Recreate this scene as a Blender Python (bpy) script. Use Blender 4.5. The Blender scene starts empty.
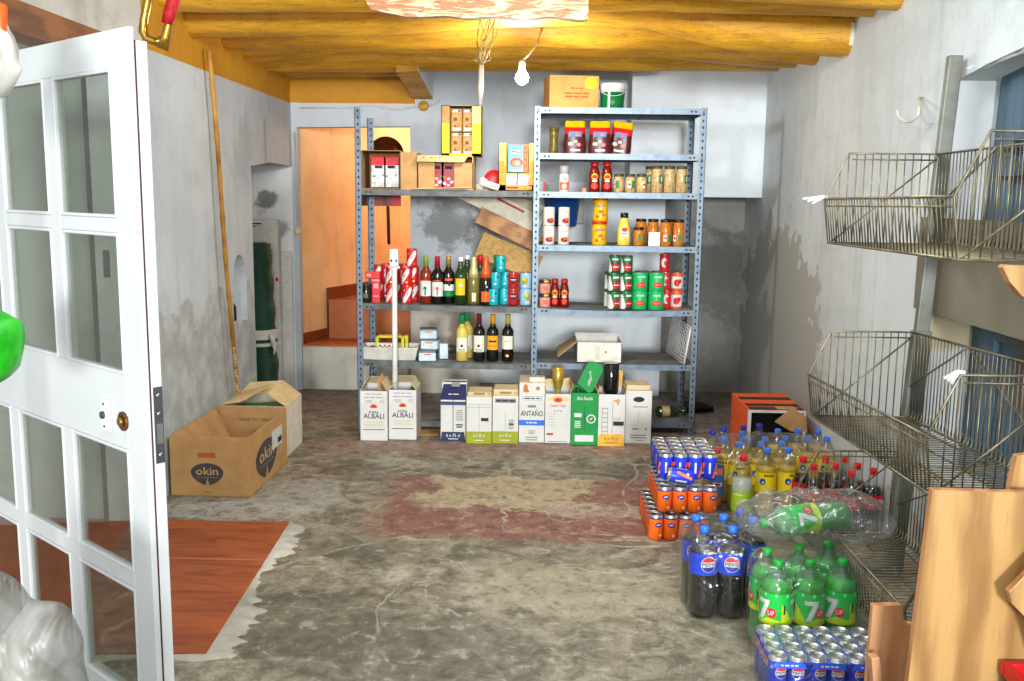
import bpy, bmesh, math, random
from mathutils import Vector, Matrix, noise as mnoise
from mathutils.geometry import tessellate_polygon
SC = bpy.context.scene
COL = SC.collection
random.seed(7)
PI = math.pi

# ------------------------------------------------------------------ camera
FPX, CAMH = 960.0, 1.5
_p = math.atan((340.5-195.0)/FPX); _y = math.atan(20.0/FPX); _r = 0.0122
FW = Vector((-math.sin(_y)*math.cos(_p), math.cos(_y)*math.cos(_p), -math.sin(_p)))
_r0 = FW.cross(Vector((0,0,1))).normalized(); _u0 = _r0.cross(FW)
RT = _r0*math.cos(_r)+_u0*math.sin(_r); UP = -_r0*math.sin(_r)+_u0*math.cos(_r)
CAM = Vector((0,0,CAMH))
cd = bpy.data.cameras.new('camera'); cam = bpy.data.objects.new('camera', cd); COL.objects.link(cam)
cd.sensor_width = 36.0; cd.lens = FPX/1024*36.0; cd.clip_start = .05
M4 = Matrix((RT, UP, -FW)).transposed().to_4x4(); M4.translation = CAM
cam.matrix_world = M4
SC.camera = cam
# ------------------------------------------------------------------ world, light, exposure
SC.view_settings.view_transform = 'Standard'; SC.view_settings.look = 'None'
SC.view_settings.gamma = 1; SC.view_settings.use_curve_mapping = False
SC.view_settings.exposure = 0.55
w = bpy.data.worlds.new('daylight'); SC.world = w; w.use_nodes = True
w.node_tree.nodes['Background'].inputs[0].default_value = (.9, .96, 1, 1)
w.node_tree.nodes['Background'].inputs[1].default_value = 0.95
def light(name, kind, loc, power, col=(1,1,1), size=.1, aim=None, size_y=None):
    d = bpy.data.lights.new(name, kind); d.energy = power; d.color = col
    if kind == 'AREA':
        d.size = size
        if size_y: d.shape = 'RECTANGLE'; d.size_y = size_y
    else: d.shadow_soft_size = size
    o = bpy.data.objects.new(name, d); COL.objects.link(o); o.location = loc
    if aim: o.rotation_euler = (Vector(aim)-Vector(loc)).to_track_quat('-Z', 'Y').to_euler()
    return o
light('camera_flash', 'AREA', (.06, -.02, 1.64), 15, (1,.985,.96), .14, (.0, 6, 1.25))
light('fill_behind_camera', 'AREA', (.6, -9, 2.3), 1150, (.95,.98,1), 1.5, (0, 6, 1.2), 1.2)  # added fill far behind the camera, evens out near and far
light('overhead_fill', 'AREA', (.2, 3.2, 2.44), 54, (.96,.99,1), 1.6, (.2, 4.4, .0), .7)  # added overhead fill, out of view, brightens side walls and floor
light('stair_light', 'POINT', (-.75, 8.5, 2.1), 15, (1,.93,.84), .25)
SC.cycles.max_bounces = 8; SC.cycles.transparent_max_bounces = 32
SC.cycles.diffuse_bounces = 5; SC.cycles.glossy_bounces = 4; SC.cycles.transmission_bounces = 4
SC.cycles.caustics_reflective = False; SC.cycles.caustics_refractive = False
SC.cycles.sample_clamp_indirect = 4.0
SC.cycles.use_denoising = True

# ------------------------------------------------------------------ picture point -> place
def ray(x, y): return RT*((x-512)/FPX)+UP*((340.5-y)/FPX)+FW
def PY(x, y, Y): d = ray(x, y); return CAM+d*(Y/d.y)
def PZ(x, y, Z=0.0): d = ray(x, y); return CAM+d*((Z-CAMH)/d.z)
def PX(x, y, X): d = ray(x, y); return CAM+d*(X/d.x)

# ------------------------------------------------------------------ materials
def lin(c):
    return tuple(((v/255)/12.92 if v/255 <= .04045 else ((v/255+.055)/1.055)**2.4) for v in c)+(1,)
class NT:
    def __init__(s, name):
        s.m = bpy.data.materials.new(name); s.m.use_nodes = True; s.t = s.m.node_tree
        s.t.nodes.clear(); s.out = s.n('ShaderNodeOutputMaterial')
    def n(s, typ, **k):
        nd = s.t.nodes.new(typ)
        for a, b in k.items():
            if a[0] == 'i' and a[1:].isdigit(): s.set(nd.inputs[int(a[1:])], b)
            else: setattr(nd, a, b)
        return nd
    def set(s, sock, v):
        if hasattr(v, 'is_output') or isinstance(v, bpy.types.NodeSocket): s.t.links.new(v, sock)
        else: sock.default_value = v
    def pos(s): return s.n('ShaderNodeNewGeometry').outputs['Position']
    def obj(s): return s.n('ShaderNodeTexCoord').outputs['Object']
    def mapped(s, vec, scale=(1,1,1), loc=(0,0,0), rot=(0,0,0)):
        m = s.n('ShaderNodeMapping'); s.set(m.inputs[0], vec); m.inputs[1].default_value = loc; m.inputs[2].default_value = rot; m.inputs[3].default_value = scale
        return m.outputs[0]
    def noise(s, vec, scale, detail=4, rough=.55, dist=0):
        n = s.n('ShaderNodeTexNoise'); s.set(n.inputs['Vector'], vec); n.inputs['Scale'].default_value = scale
        n.inputs['Detail'].default_value = detail; n.inputs['Roughness'].default_value = rough; n.inputs['Distortion'].default_value = dist
        return n.outputs[0]
    def ramp(s, f, a, b, lo=0.0, hi=1.0):
        n = s.n('ShaderNodeMapRange'); n.interpolation_type = 'SMOOTHSTEP'; s.set(n.inputs[0], f)
        n.inputs[1].default_value = a; n.inputs[2].default_value = b; n.inputs[3].default_value = lo; n.inputs[4].default_value = hi
        return n.outputs[0]
    def math(s, op, a, b=0.0):
        n = s.n('ShaderNodeMath', operation=op); s.set(n.inputs[0], a); s.set(n.inputs[1], b); return n.outputs[0]
    def mix(s, f, a, b, mode='MIX'):
        n = s.n('ShaderNodeMix', data_type='RGBA', blend_type=mode); s.set(n.inputs[0], f); s.set(n.inputs[6], a); s.set(n.inputs[7], b); return n.outputs[2]
    def bsdf(s, col, rough=.6, metal=0.0, spec=.5, bump=None, bstr=.3, bdist=.01, coat=0.0, **kw):
        b = s.n('ShaderNodeBsdfPrincipled'); s.set(b.inputs['Base Color'], col); s.set(b.inputs['Roughness'], rough)
        b.inputs['Metallic'].default_value = metal; b.inputs['Specular IOR Level'].default_value = spec
        b.inputs['Coat Weight'].default_value = coat; b.inputs['Coat Roughness'].default_value = .08
        if bump is not None:
            u = s.n('ShaderNodeBump'); u.inputs['Strength'].default_value = bstr; u.inputs['Distance'].default_value = bdist
            s.set(u.inputs['Height'], bump); s.t.links.new(u.outputs[0], b.inputs['Normal'])
        s.t.links.new(b.outputs[0], s.out.inputs[0]); return b
    def sep(s, vec): n = s.n('ShaderNodeSeparateXYZ'); s.set(n.inputs[0], vec); return n.outputs
_mats = {}
def mat(name, col, rough=.55, metal=0.0, col2=None, scale=20.0, spec=.28, bump=0.0, coat=0.0, stretch=(1,1,1)):
    if name in _mats: return _mats[name]
    t = NT(name); c = lin(col); h = None
    if col2 is None: col2 = tuple(v*.93 for v in col)
    v = t.mapped(t.obj(), stretch); f = t.noise(v, scale, 4)
    c = t.mix(t.ramp(f, .35, .68), c, lin(col2))
    if bump: h = f
    t.bsdf(c, rough, metal, spec, h, bump, .004, coat)
    _mats[name] = t.m; return t.m
def clear(name, tint, opacity, rough=.06, bump=0.0, scale=30.0, diffuse=0.0, gloss=(1,1,1,1)):
    """thin clear sheet: transparent mixed with gloss (and some milky diffuse)"""
    if name in _mats: return _mats[name]
    t = NT(name)
    tr = t.n('ShaderNodeBsdfTransparent'); tr.inputs[0].default_value = lin(tint)
    gl = t.n('ShaderNodeBsdfGlossy'); gl.inputs[0].default_value = gloss; gl.inputs[1].default_value = rough
    lw = t.n('ShaderNodeLayerWeight'); lw.inputs[0].default_value = .35
    if bump:
        u = t.n('ShaderNodeBump'); u.inputs['Strength'].default_value = bump; u.inputs['Distance'].default_value = .02
        t.set(u.inputs['Height'], t.noise(t.obj(), scale, 3, .6, 1.2)); t.t.links.new(u.outputs[0], gl.inputs['Normal'])
    fac = t.math('MULTIPLY_ADD', t.math('POWER', lw.outputs['Facing'], 2.2), opacity*1.7); fac.node.inputs[2].default_value = opacity*.13
    m = t.n('ShaderNodeMixShader'); t.set(m.inputs[0], fac); t.t.links.new(tr.outputs[0], m.inputs[1]); t.t.links.new(gl.outputs[0], m.inputs[2])
    last = m
    if diffuse:
        df = t.n('ShaderNodeBsdfDiffuse'); df.inputs[0].default_value = lin((205,206,200))
        m2 = t.n('ShaderNodeMixShader'); m2.inputs[0].default_value = diffuse
        t.t.links.new(m.outputs[0], m2.inputs[1]); t.t.links.new(df.outputs[0], m2.inputs[2]); last = m2
    t.t.links.new(last.outputs[0], t.out.inputs[0]); _mats[name] = t.m; return t.m
def wood(name, c1, c2, scale=6.0, axis=0, rough=.5, ring=6.0, bump=.1):
    if name in _mats: return _mats[name]
    t = NT(name); st = [9.0, 9.0, 9.0]; st[axis] = .8
    v = t.mapped(t.obj(), tuple(st)); n1 = t.noise(v, scale, 5, .6, .6); n2 = t.noise(v, scale*6, 3)
    wv = t.n('ShaderNodeTexWave'); t.set(wv.inputs[0], t.mapped(t.obj(), tuple(.35 if i == axis else 1.0 for i in range(3)))); wv.inputs[1].default_value = ring; wv.inputs[2].default_value = 9.0; wv.inputs[3].default_value = 3.0
    f = t.math('ADD', t.math('MULTIPLY', n1, .62), t.math('MULTIPLY', wv.outputs[1], .38))
    c = t.mix(t.ramp(f, .3, .75), lin(c1), lin(c2)); c = t.mix(t.ramp(n2, .55, .8, 0, .35), c, lin(tuple(v*.7 for v in c2)))
    t.bsdf(c, rough, 0, .4, n1, bump, .004); _mats[name] = t.m; return t.m

# ------------------------------------------------------------------ mesh builder
class MB:
    def __init__(s): s.v = []; s.f = []; s.mi = []; s.sm = []
    def add(s, vs, fs, mi=0, sm=False, M=None):
        b = len(s.v)
        s.v += [tuple(M @ Vector(p)) if M else tuple(p) for p in vs]
        for i, f in enumerate(fs):
            s.f.append([b+k for k in f]); s.mi.append(mi[i] if isinstance(mi, (list, tuple)) else mi); s.sm.append(sm)
        return s
    def box(s, x0, x1, y0, y1, z0, z1, mi=0, M=None):
        vs = [(x0,y0,z0),(x1,y0,z0),(x1,y1,z0),(x0,y1,z0),(x0,y0,z1),(x1,y0,z1),(x1,y1,z1),(x0,y1,z1)]
        return s.add(vs, [(0,3,2,1),(4,5,6,7),(0,1,5,4),(1,2,6,5),(2,3,7,6),(3,0,4,7)], mi, False, M)
    def lathe(s, prof, seg=20, mi=0, M=None, sm=True, cap0=True, cap1=True):
        vs = []; fs = []; ms = []
        for r, z in prof:
            for k in range(seg):
                a = 2*PI*k/seg; vs.append((r*math.cos(a), r*math.sin(a), z))
        n = len(prof)
        for i in range(n-1):
            for k in range(seg):
                k2 = (k+1) % seg
                fs.append((i*seg+k, i*seg+k2, (i+1)*seg+k2, (i+1)*seg+k)); ms.append(mi[i] if isinstance(mi, (list, tuple)) else mi)
        if cap0: fs.append(tuple(range(seg))[::-1]); ms.append(ms[0])
        if cap1: fs.append(tuple((n-1)*seg+k for k in range(seg))); ms.append(ms[-2] if cap0 and len(ms) > 1 else ms[-1])
        return s.add(vs, fs, ms, sm, M)
    def tube(s, pts, r, seg=6, mi=0, closed=False, M=None, sm=True):
        pts = [Vector(p) for p in pts]; n = len(pts); vs = []; fs = []; prev = None
        for i, p in enumerate(pts):
            if closed: d = pts[(i+1) % n]-pts[i-1]
            else: d = pts[min(i+1, n-1)]-pts[max(i-1, 0)]
            d = d.normalized() if d.length > 1e-9 else Vector((0,0,1))
            if prev is None:
                a = Vector((0,0,1)) if abs(d.z) < .9 else Vector((1,0,0)); u = d.cross(a).normalized()
            else:
                u = prev-d*prev.dot(d); u = u.normalized() if u.length > 1e-6 else d.orthogonal().normalized()
            prev = u; v = d.cross(u); rr = r[i] if isinstance(r, (list, tuple)) else r
            for k in range(seg):
                a = 2*PI*k/seg; vs.append(p+u*(rr*math.cos(a))+v*(rr*math.sin(a)))
        for i in range(n if closed else n-1):
            j = (i+1) % n
            for k in range(seg):
                k2 = (k+1) % seg; fs.append((i*seg+k, i*seg+k2, j*seg+k2, j*seg+k))
        if not closed: fs.append(tuple(range(seg))[::-1]); fs.append(tuple((n-1)*seg+k for k in range(seg)))
        return s.add(vs, fs, mi, sm, M)
    def prism(s, poly, d0, d1, mi=0, M=None, axis='y', mside=None):
        """2-D polygon (a, z) extruded along an axis from d0 to d1"""
        n = len(poly)
        def P(a, b, d): return (a, d, b) if axis == 'y' else ((d, a, b) if axis == 'x' else (a, b, d))
        vs = [P(a, b, d0) for a, b in poly]+[P(a, b, d1) for a, b in poly]
        tris = tessellate_polygon([[Vector((a, b, 0)) for a, b in poly]])
        fs = [tuple(t) for t in tris]+[tuple(n+k for k in t[::-1]) for t in tris]
        ms = [mi]*len(fs)
        for k in range(n): fs.append((k, (k+1) % n, n+(k+1) % n, n+k)); ms.append(mi if mside is None else mside)
        return s.add(vs, fs, ms, False, M)
    def sheet(s, loops, fn, mi=0):
        """planar polygon with holes; fn maps (a, b) into the place"""
        pts = [p for l in loops for p in l]
        tris = tessellate_polygon([[Vector((a, b, 0)) for a, b in l] for l in loops])
        return s.add([fn(a, b) for a, b in pts], [tuple(t) for t in tris], mi)
    def build(s, name, mats, parent=None, loc=None, rot=None, bevel=0.0, fixn=True):
        me = bpy.data.meshes.new(name); me.from_pydata(s.v, [], s.f); me.update()
        if not isinstance(mats, (list, tuple)): mats = [mats]
        for m in mats: me.materials.append(m)
        for p, mi, sm in zip(me.polygons, s.mi, s.sm): p.material_index = mi; p.use_smooth = sm
        if fixn:
            bm = bmesh.new(); bm.from_mesh(me); bmesh.ops.recalc_face_normals(bm, faces=bm.faces); bm.to_mesh(me); bm.free()
        o = bpy.data.objects.new(name, me); COL.objects.link(o)
        if parent: o.parent = parent
        if loc is not None: o.location = loc
        if rot is not None: o.rotation_euler = rot
        if bevel:
            b = o.modifiers.new('edge', 'BEVEL'); b.width = bevel; b.segments = 2; b.limit_method = 'ANGLE'; b.angle_limit = .7
        return o
def _split(s):
    par = list(range(len(s.v)))
    def find(a):
        while par[a] != a: par[a] = par[par[a]]; a = par[a]
        return a
    for f in s.f:
        for k in f[1:]: par[find(k)] = find(f[0])
    groups = {}
    for i, f in enumerate(s.f): groups.setdefault(find(f[0]), []).append(i)
    return list(groups.values())
def build_each(s, name, mats, parent=None, solid=0.0, **kw):
    """every loose piece becomes a part of its own"""
    res = []
    for g in _split(s):
        m = MB(); mp = {}
        for i in g:
            f = []
            for k in s.f[i]:
                if k not in mp: mp[k] = len(m.v); m.v.append(s.v[k])
                f.append(mp[k])
            m.f.append(f); m.mi.append(s.mi[i]); m.sm.append(s.sm[i])
        o = m.build(name, mats, parent, **kw)
        if solid: q = o.modifiers.new('s', 'SOLIDIFY'); q.thickness = solid
        res.append(o)
    return res
def tag(o, label, cat, group=None):
    o['label'] = label; o['category'] = cat
    if group: o['group'] = group
    return o
def struct(o, label=None, cat=None):
    o['kind'] = 'structure'
    if label: o['label'] = label
    if cat: o['category'] = cat
    return o
def thing(name, label, cat, loc=(0,0,0), rz=0.0, group=None, rot=None):
    o = bpy.data.objects.new(name, None); COL.objects.link(o); o.empty_display_size = .05
    o.location = loc; o.rotation_euler = rot if rot else (0,0,rz); return tag(o, label, cat, group)
_kids = {}
def copy_tree(o, parent=None):
    c = o.copy(); COL.objects.link(c)
    if parent: c.parent = parent
    for k in list(o.children): copy_tree(k, c)
    return c
def dup(o, label, loc, rz=0.0, rot=None, group=None):
    c = copy_tree(o); c['label'] = label; c.location = loc; c.rotation_euler = rot if rot else (0,0,rz)
    if group: c['group'] = group
    return c
class Kind:
    """builds the first one itself, copies it afterwards"""
    def __init__(s, maker): s.maker = maker; s.first = None
    def __call__(s, label, loc, rz=0.0, rot=None, group=None):
        if s.first is None:
            s.first = o = s.maker(); o['label'] = label; o.location = loc; o.rotation_euler = rot if rot else (0,0,rz)
            if group: o['group'] = group
            return o
        return dup(s.first, label, loc, rz, rot, group)
ORD = ['first','second','third','fourth','fifth','sixth','seventh','eighth','ninth']

# lettering: flat text mesh in (a, b), then laid on a plane facing -Y or wrapped on a bottle
def text2d(s, size=1.0, width=None, height=None, shear=0.0):
    cu = bpy.data.curves.new('t', 'FONT'); cu.body = s; cu.size = 1.0; cu.align_x = 'CENTER'; cu.align_y = 'CENTER'; cu.resolution_u = 2; cu.shear = shear; cu.offset = .012
    ob = bpy.data.objects.new('t', cu); COL.objects.link(ob)
    bpy.context.view_layer.update()
    me = bpy.data.meshes.new_from_object(ob.evaluated_get(bpy.context.evaluated_depsgraph_get()))
    vs = [tuple(v.co[:2]) for v in me.vertices]; fs = [tuple(p.vertices) for p in me.polygons]
    bpy.data.objects.remove(ob); bpy.data.curves.remove(cu); bpy.data.meshes.remove(me)
    xs = [v[0] for v in vs]; ys = [v[1] for v in vs]
    cx, cy = (min(xs)+max(xs))/2, (min(ys)+max(ys))/2
    kx = width/(max(xs)-min(xs)) if width else size; ky = (height/(max(ys)-min(ys))) if height else kx
    if not width: kx = ky
    return [((x-cx)*kx, (y-cy)*ky) for x, y in vs], fs
def flat(mb, shape, x=0, z=0, y=0, mi=0, rot=0.0, M=None):
    vs, fs = shape; c, s = math.cos(rot), math.sin(rot)
    return mb.add([(x+a*c-b*s, y, z+a*s+b*c) for a, b in vs], fs, mi, False, M)
def poly2d(pts):
    return pts, [tuple(t) for t in tessellate_polygon([[Vector((a, b, 0)) for a, b in pts]])]
def scrib(w_, h_, n=3):
    """print too small to read: a row of uneven dashes"""
    r = random.Random(int(w_*1e5)+n); cuts = [-w_/2]+sorted(-w_/2+w_*(k+r.uniform(-.25,.25))/n for k in range(1, n))+[w_/2]; vs = []; fs = []
    for a, b in zip(cuts, cuts[1:]):
        g = min(.15*(b-a), .003); k = len(vs); vs += [(a+g,-h_/2),(b-g,-h_/2),(b-g,h_/2),(a+g,h_/2)]; fs.append((k,k+1,k+2,k+3))
    return vs, fs
def disc2d(rx, rz=None, n=24, a0=0.0, a1=2*PI):
    rz = rz or rx
    return poly2d([(rx*math.cos(a0+(a1-a0)*k/n), rz*math.sin(a0+(a1-a0)*k/n)) for k in range(n+(0 if a1-a0 > 6.2 else 1))])
def rect2d(w_, h_): return poly2d([(-w_/2,-h_/2),(w_/2,-h_/2),(w_/2,h_/2),(-w_/2,h_/2)])
def wrap(mb, shape, R, a=0.0, z=0.0, mi=0, rot=0.0, step=.012):
    """lay a flat shape on a cylinder of radius R; angle 0 faces -Y"""
    bm = bmesh.new(); vs, fs = shape; c, s = math.cos(rot), math.sin(rot)
    bv = [bm.verts.new((x*c-y*s, x*s+y*c, 0)) for x, y in vs]
    for f in fs:
        try: bm.faces.new([bv[k] for k in f])
        except ValueError: pass
    bmesh.ops.triangulate(bm, faces=bm.faces)
    for _ in range(3):
        es = [e for e in bm.edges if abs(e.verts[0].co.x-e.verts[1].co.x) > step]
        if not es: break
        bmesh.ops.subdivide_edges(bm, edges=es, cuts=1); bmesh.ops.triangulate(bm, faces=bm.faces)
    bm.verts.index_update()
    mb.add([(R*math.sin(a+v.co.x/R), -R*math.cos(a+v.co.x/R), z+v.co.y) for v in bm.verts], [tuple(v.index for v in f.verts) for f in bm.faces], mi)
    bm.free(); return mb
def RZ(a): return Matrix.Rotation(a, 4, 'Z')
def TR(x, y, z): return Matrix.Translation((x, y, z))
def wob(p, sc, seed=0.0): return mnoise.noise(Vector((p[0]*sc+seed, p[1]*sc-seed, p[2]*sc+seed*.7)))

# ================================================================== THE ROOM
def plaster(name, c0, c1, damp=None, dampc=(140,138,130), mould=None, seed=0.0, streak=.25, rough=.85, patch=None):
    t = NT(name); P = t.mapped(t.pos(), (1,1,1), (seed, seed*.7, seed*.3)); xyz = t.sep(t.pos())
    n1 = t.noise(P, 1.1, 6, .62); n2 = t.noise(P, 7, 6, .6); n3 = t.noise(P, 38, 4)
    c = t.mix(t.ramp(n1, .35, .68), lin(c0), lin(c1))
    c = t.mix(t.ramp(n2, .45, .75, 0, .35), c, lin(tuple(v*.88 for v in c1)))
    st = t.noise(t.mapped(t.pos(), (9, 9, .7)), 1.0, 4)
    c = t.mix(t.ramp(st, .52, .75, 0, streak), c, lin(tuple(v*.72 for v in c1)))
    h = t.math('ADD', t.math('MULTIPLY', n2, .8), t.math('MULTIPLY', n3, .25))
    if damp is not None:
        e = t.math('ADD', xyz[2], t.math('MULTIPLY', t.math('SUBTRACT', t.noise(P, 2.3, 6, .6), .5), 1.1))
        f = t.ramp(e, damp-.02, damp+.02, 1, 0)
        dc = t.mix(t.ramp(n2, .35, .7), lin(dampc), lin(tuple(min(255, v*1.18) for v in dampc)))
        c = t.mix(f, c, dc); h = t.math('SUBTRACT', h, t.math('MULTIPLY', f, .35))
    for (cx, cy, cz, r, colr, thr) in (mould or []):
        v = t.n('ShaderNodeVectorMath', operation='DISTANCE'); t.set(v.inputs[0], t.pos()); v.inputs[1].default_value = (cx, cy, cz)
        d = t.math('ADD', t.math('DIVIDE', v.outputs['Value'], r), t.math('MULTIPLY', t.math('SUBTRACT', t.noise(P, 6.5, 7, .68), .5), 2.6))
        c = t.mix(t.ramp(d, .45, .95, thr, 0), c, lin(colr))
    for (cx, cy, cz, rx, ry, rz, colr) in (patch or []):
        m = t.mapped(t.pos(), (1/rx, 1/ry, 1/rz), (-cx/rx, -cy/ry, -cz/rz)); v = t.n('ShaderNodeVectorMath', operation='LENGTH'); t.set(v.inputs[0], m)
        d = t.math('ADD', v.outputs['Value'], t.math('MULTIPLY', t.math('SUBTRACT', t.noise(P, 5, 6, .65), .5), 1.6))
        c = t.mix(t.ramp(d, .95, 1.0, 1, 0), c, lin(colr))
    t.bsdf(c, rough, 0, .2, h, .5, .012); return t.m
YEL = (206,150,28)
def ochre():
    t = NT('ochre_paint'); P = t.pos(); s = t.mapped(P, (1.2, 7, 7)); n1 = t.noise(s, 2.2, 6, .62, .5); n2 = t.noise(P, 26, 5, .6)
    c = t.mix(t.ramp(n1, .32, .7), lin((218,162,44)), lin((180,126,28)))
    c = t.mix(t.ramp(n2, .6, .78, 0, .5), c, lin((112,74,20)))
    ck = t.noise(t.mapped(P, (1.0, 9, 9)), 5.0, 5, .6, .8); c = t.mix(t.ramp(t.math('ABSOLUTE', t.math('SUBTRACT', ck, .5)), 0, .012, .75, 0), c, lin((74,48,14)))
    sp = t.noise(P, 60, 3); c = t.mix(t.ramp(sp, .7, .76, 0, .7), c, lin((70,45,15)))
    t.bsdf(c, .5, 0, .4, t.math('ADD', n1, t.math('MULTIPLY', n2, .25)), .5, .02); return t.m
M_OCHRE = ochre()
M_OCHW = None
M_WL = plaster('left_plaster', (202,210,214), (186,194,197), .86, (166,171,170), seed=3.1, mould=[(-1.8,6.0,1.75,.25,(140,140,136),.25)])
M_OCHW = plaster('ochre_wall', (208,150,44), (186,130,34), None, seed=5.8, streak=.15, rough=.6)
M_WR = plaster('right_plaster', (206,213,214), (190,197,197), .22, (156,157,151), seed=8.4, patch=[(1.6,6.35,.55,.5,1.05,.8,(168,168,161)),(1.6,4.05,1.15,.3,.32,.5,(200,207,206))])
M_WB = plaster('back_plaster', (200,208,214), (188,196,201), None, seed=1.7, streak=.12,
    mould=[(-.62,7.2,1.3,.26,(112,113,112),.7),(-.35,7.2,1.15,.22,(118,118,116),.7),(-.78,7.2,.62,.3,(150,140,122),.9),(-.3,7.2,.2,.35,(146,116,96),.9)])
M_RUB = plaster('rubble_base', (206,203,192), (176,168,150), None, seed=5.0, mould=[(-.5,7.15,.45,.3,(140,128,110),.9),(-.1,7.15,.2,.28,(150,108,88),.8)])
M_WHITE = plaster('white_wash', (224,231,235), (216,223,227), None, seed=2.2, streak=.06)
M_CONC = plaster('raw_concrete', (146,146,140), (112,112,106), None, seed=6.3, streak=.5, mould=[(1.4,7.38,.9,.5,(96,94,88),.7),(1.1,7.38,.4,.4,(160,154,146),.6)])
M_REC = plaster('recess_plaster', (236,240,242), (226,230,231), None, seed=4.6, mould=[(-2.0,7.2,1.42,.11,(130,130,127),.9),(-1.88,7.2,1.22,.08,(140,139,134),.8)])
M_ORANGE = plaster('orange_plaster', (246,206,150), (238,190,130), None, seed=7.7, streak=.3, rough=.7)
M_CEILW = plaster('peeling_white', (212,208,198), (170,160,142), None, seed=9.9, mould=[(-1.0,4.3,2.42,.5,(120,100,70),.9)])
# floor
def concrete_floor():
    t = NT('stained_concrete_floor'); P = t.pos()
    n1 = t.noise(P, .9, 7, .65, .4); n2 = t.noise(P, 5.2, 7, .68, 1.0); n3 = t.noise(P, 42, 4, .6); n4 = t.noise(t.mapped(P, (1,1,1), (4,9,0)), 2.2, 6, .6, .6)
    c = t.mix(t.ramp(n1, .36, .62), lin((112,106,88)), lin((144,136,114)))
    c = t.mix(t.ramp(n2, .42, .66, 0, .75), c, lin((72,66,52)))
    c = t.mix(t.ramp(n4, .56, .7, 0, .7), c, lin((168,160,138)))
    def blob(cx, cy, rx, ry, colr, amt, ns=3.2):
        nonlocal c
        m = t.mapped(P, (1/rx, 1/ry, 1), (-cx/rx, -cy/ry, 0)); v = t.n('ShaderNodeVectorMath', operation='LENGTH'); t.set(v.inputs[0], m)
        d = t.math('ADD', v.outputs['Value'], t.math('MULTIPLY', t.math('SUBTRACT', t.noise(P, ns, 7, .7), .5), 1.7))
        c = t.mix(t.ramp(d, .7, 1.05, amt, 0), c, lin(colr))
    def slab_(cx, cy, rx, ry, colr, amt, ns, na):
        nonlocal c
        s_ = t.sep(t.mapped(P, (1/rx, 1/ry, 1), (-cx/rx, -cy/ry, 0))); d = t.math('MAXIMUM', t.math('ABSOLUTE', s_[0]), t.math('ABSOLUTE', s_[1]))
        d = t.math('ADD', d, t.math('MULTIPLY', t.math('SUBTRACT', t.noise(P, ns, 7, .7), .5), na)); c = t.mix(t.ramp(d, .85, 1.05, amt, 0), c, lin(colr))
    slab_(-.02, 4.5, .72, .48, (130,76,64), .8, 3.0, .75); slab_(-.12, 4.72, .42, .26, (172,160,126), .8, 3.6, 1.9); slab_(.35, 4.45, .26, .10, (170,150,132), .6, 6.0, 2.2)
    slab_(-1.35, 4.62, .42, .28, (168,168,158), .55, 4.0, 1.2); slab_(-.9, 3.2, .35, .3, (66,60,46), .5, 4.0, 1.5)
    rg = t.noise(P, .95, 4, .55, .7); c = t.mix(t.math('MULTIPLY', t.ramp(t.math('ABSOLUTE', t.math('SUBTRACT', rg, .47)), 0, .011, .75, 0), t.ramp(n2, .4, .55)), c, lin((182,172,148)))

    blob(-.2, 5.58, 1.5, .16, (150,112,102), .6)
    blob(1.1, 6.3, .6, .8, (148,126,118), .6); blob(-1.45, 4.35, .5, .16, (176,174,164), .6); blob(.2, 3.5, .5, .25, (162,152,126), .55); blob(-.35, 2.9, .5, .4, (84,80,68), .6)
    blob(-1.3, 6.9, .6, .5, (108,98,88), .7)
    n6 = t.noise(P, 15, 6, .68, .5); c = t.mix(t.ramp(n6, .5, .64, 0, .55), c, lin((66,62,53))); c = t.mix(t.ramp(n6, .46, .34, 0, .5), c, lin((172,168,156)))
    c = t.mix(t.ramp(n3, .5, .72, 0, .5), c, lin((70,66,57)))
    n5 = t.noise(P, 1.6, 5, .6, 1.2); c = t.mix(t.ramp(t.math('ABSOLUTE', t.math('SUBTRACT', n5, .5)), 0, .008, .4, 0), c, lin((70,66,57)))
    t.bsdf(c, t.ramp(n2, .3, .7, .42, .75), 0, .45, t.math('ADD', n2, t.math('MULTIPLY', n3, .4)), .45, .012); return t.m
M_FLOOR = concrete_floor()
fl = MB().box(-2.9, 2.2, -1.0, 9.6, -.12, 0); struct(fl.build('floor', M_FLOOR))
# left wall: opening with terracotta floor in front, arched niche, recess at the far end
def wl(z_hi): return None
LX = -1.8
g = lambda a, b: (LX, a, b)
arch = [(5.712,.72),(5.99,.70),(5.99,.93)]+[(5.851+.139*math.cos(k*PI/10), .93+.19*math.sin(k*PI/10)) for k in range(1, 10)]+[(5.712,.93)]
mb = MB().sheet([[(4.2,0),(6.16,0),(6.15,1.0),(6.14,1.66),(6.6,1.70),(7.2,1.69),(7.2,2.148),(4.2,2.148)], arch], g, 0)
mb.sheet([[(4.5,2.148),(7.2,2.148),(7.2,2.75),(4.5,2.75)]], g, 1).sheet([[(2.4,2.148),(4.5,2.148),(4.5,2.75),(2.4,2.75)]], g, 4)
for k in range(len(arch)):                                        # the niche, 9 cm deep
    a, b = arch[k], arch[(k+1) % len(arch)]
    mb.add([(LX,a[0],a[1]),(LX,b[0],b[1]),(LX-.09,b[0],b[1]),(LX-.09,a[0],a[1])], [(0,1,2,3)], 2)
mb.sheet([arch], lambda a, b: (LX-.09, a, b), 2)
mb.add([(LX+.002,6.13,1.66),(LX+.002,6.6,1.70),(LX+.002,7.2,1.69),(-2.2,7.2,1.69),(-2.2,6.6,1.70),(-2.2,6.13,1.66)], [(0,1,4,5),(1,2,3,4)], 0)      # recess head
mb.add([(LX,6.15,0),(LX,6.15,1.68),(-2.2,6.15,1.68),(-2.2,6.15,0)], [(0,1,2,3)], 0)
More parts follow.
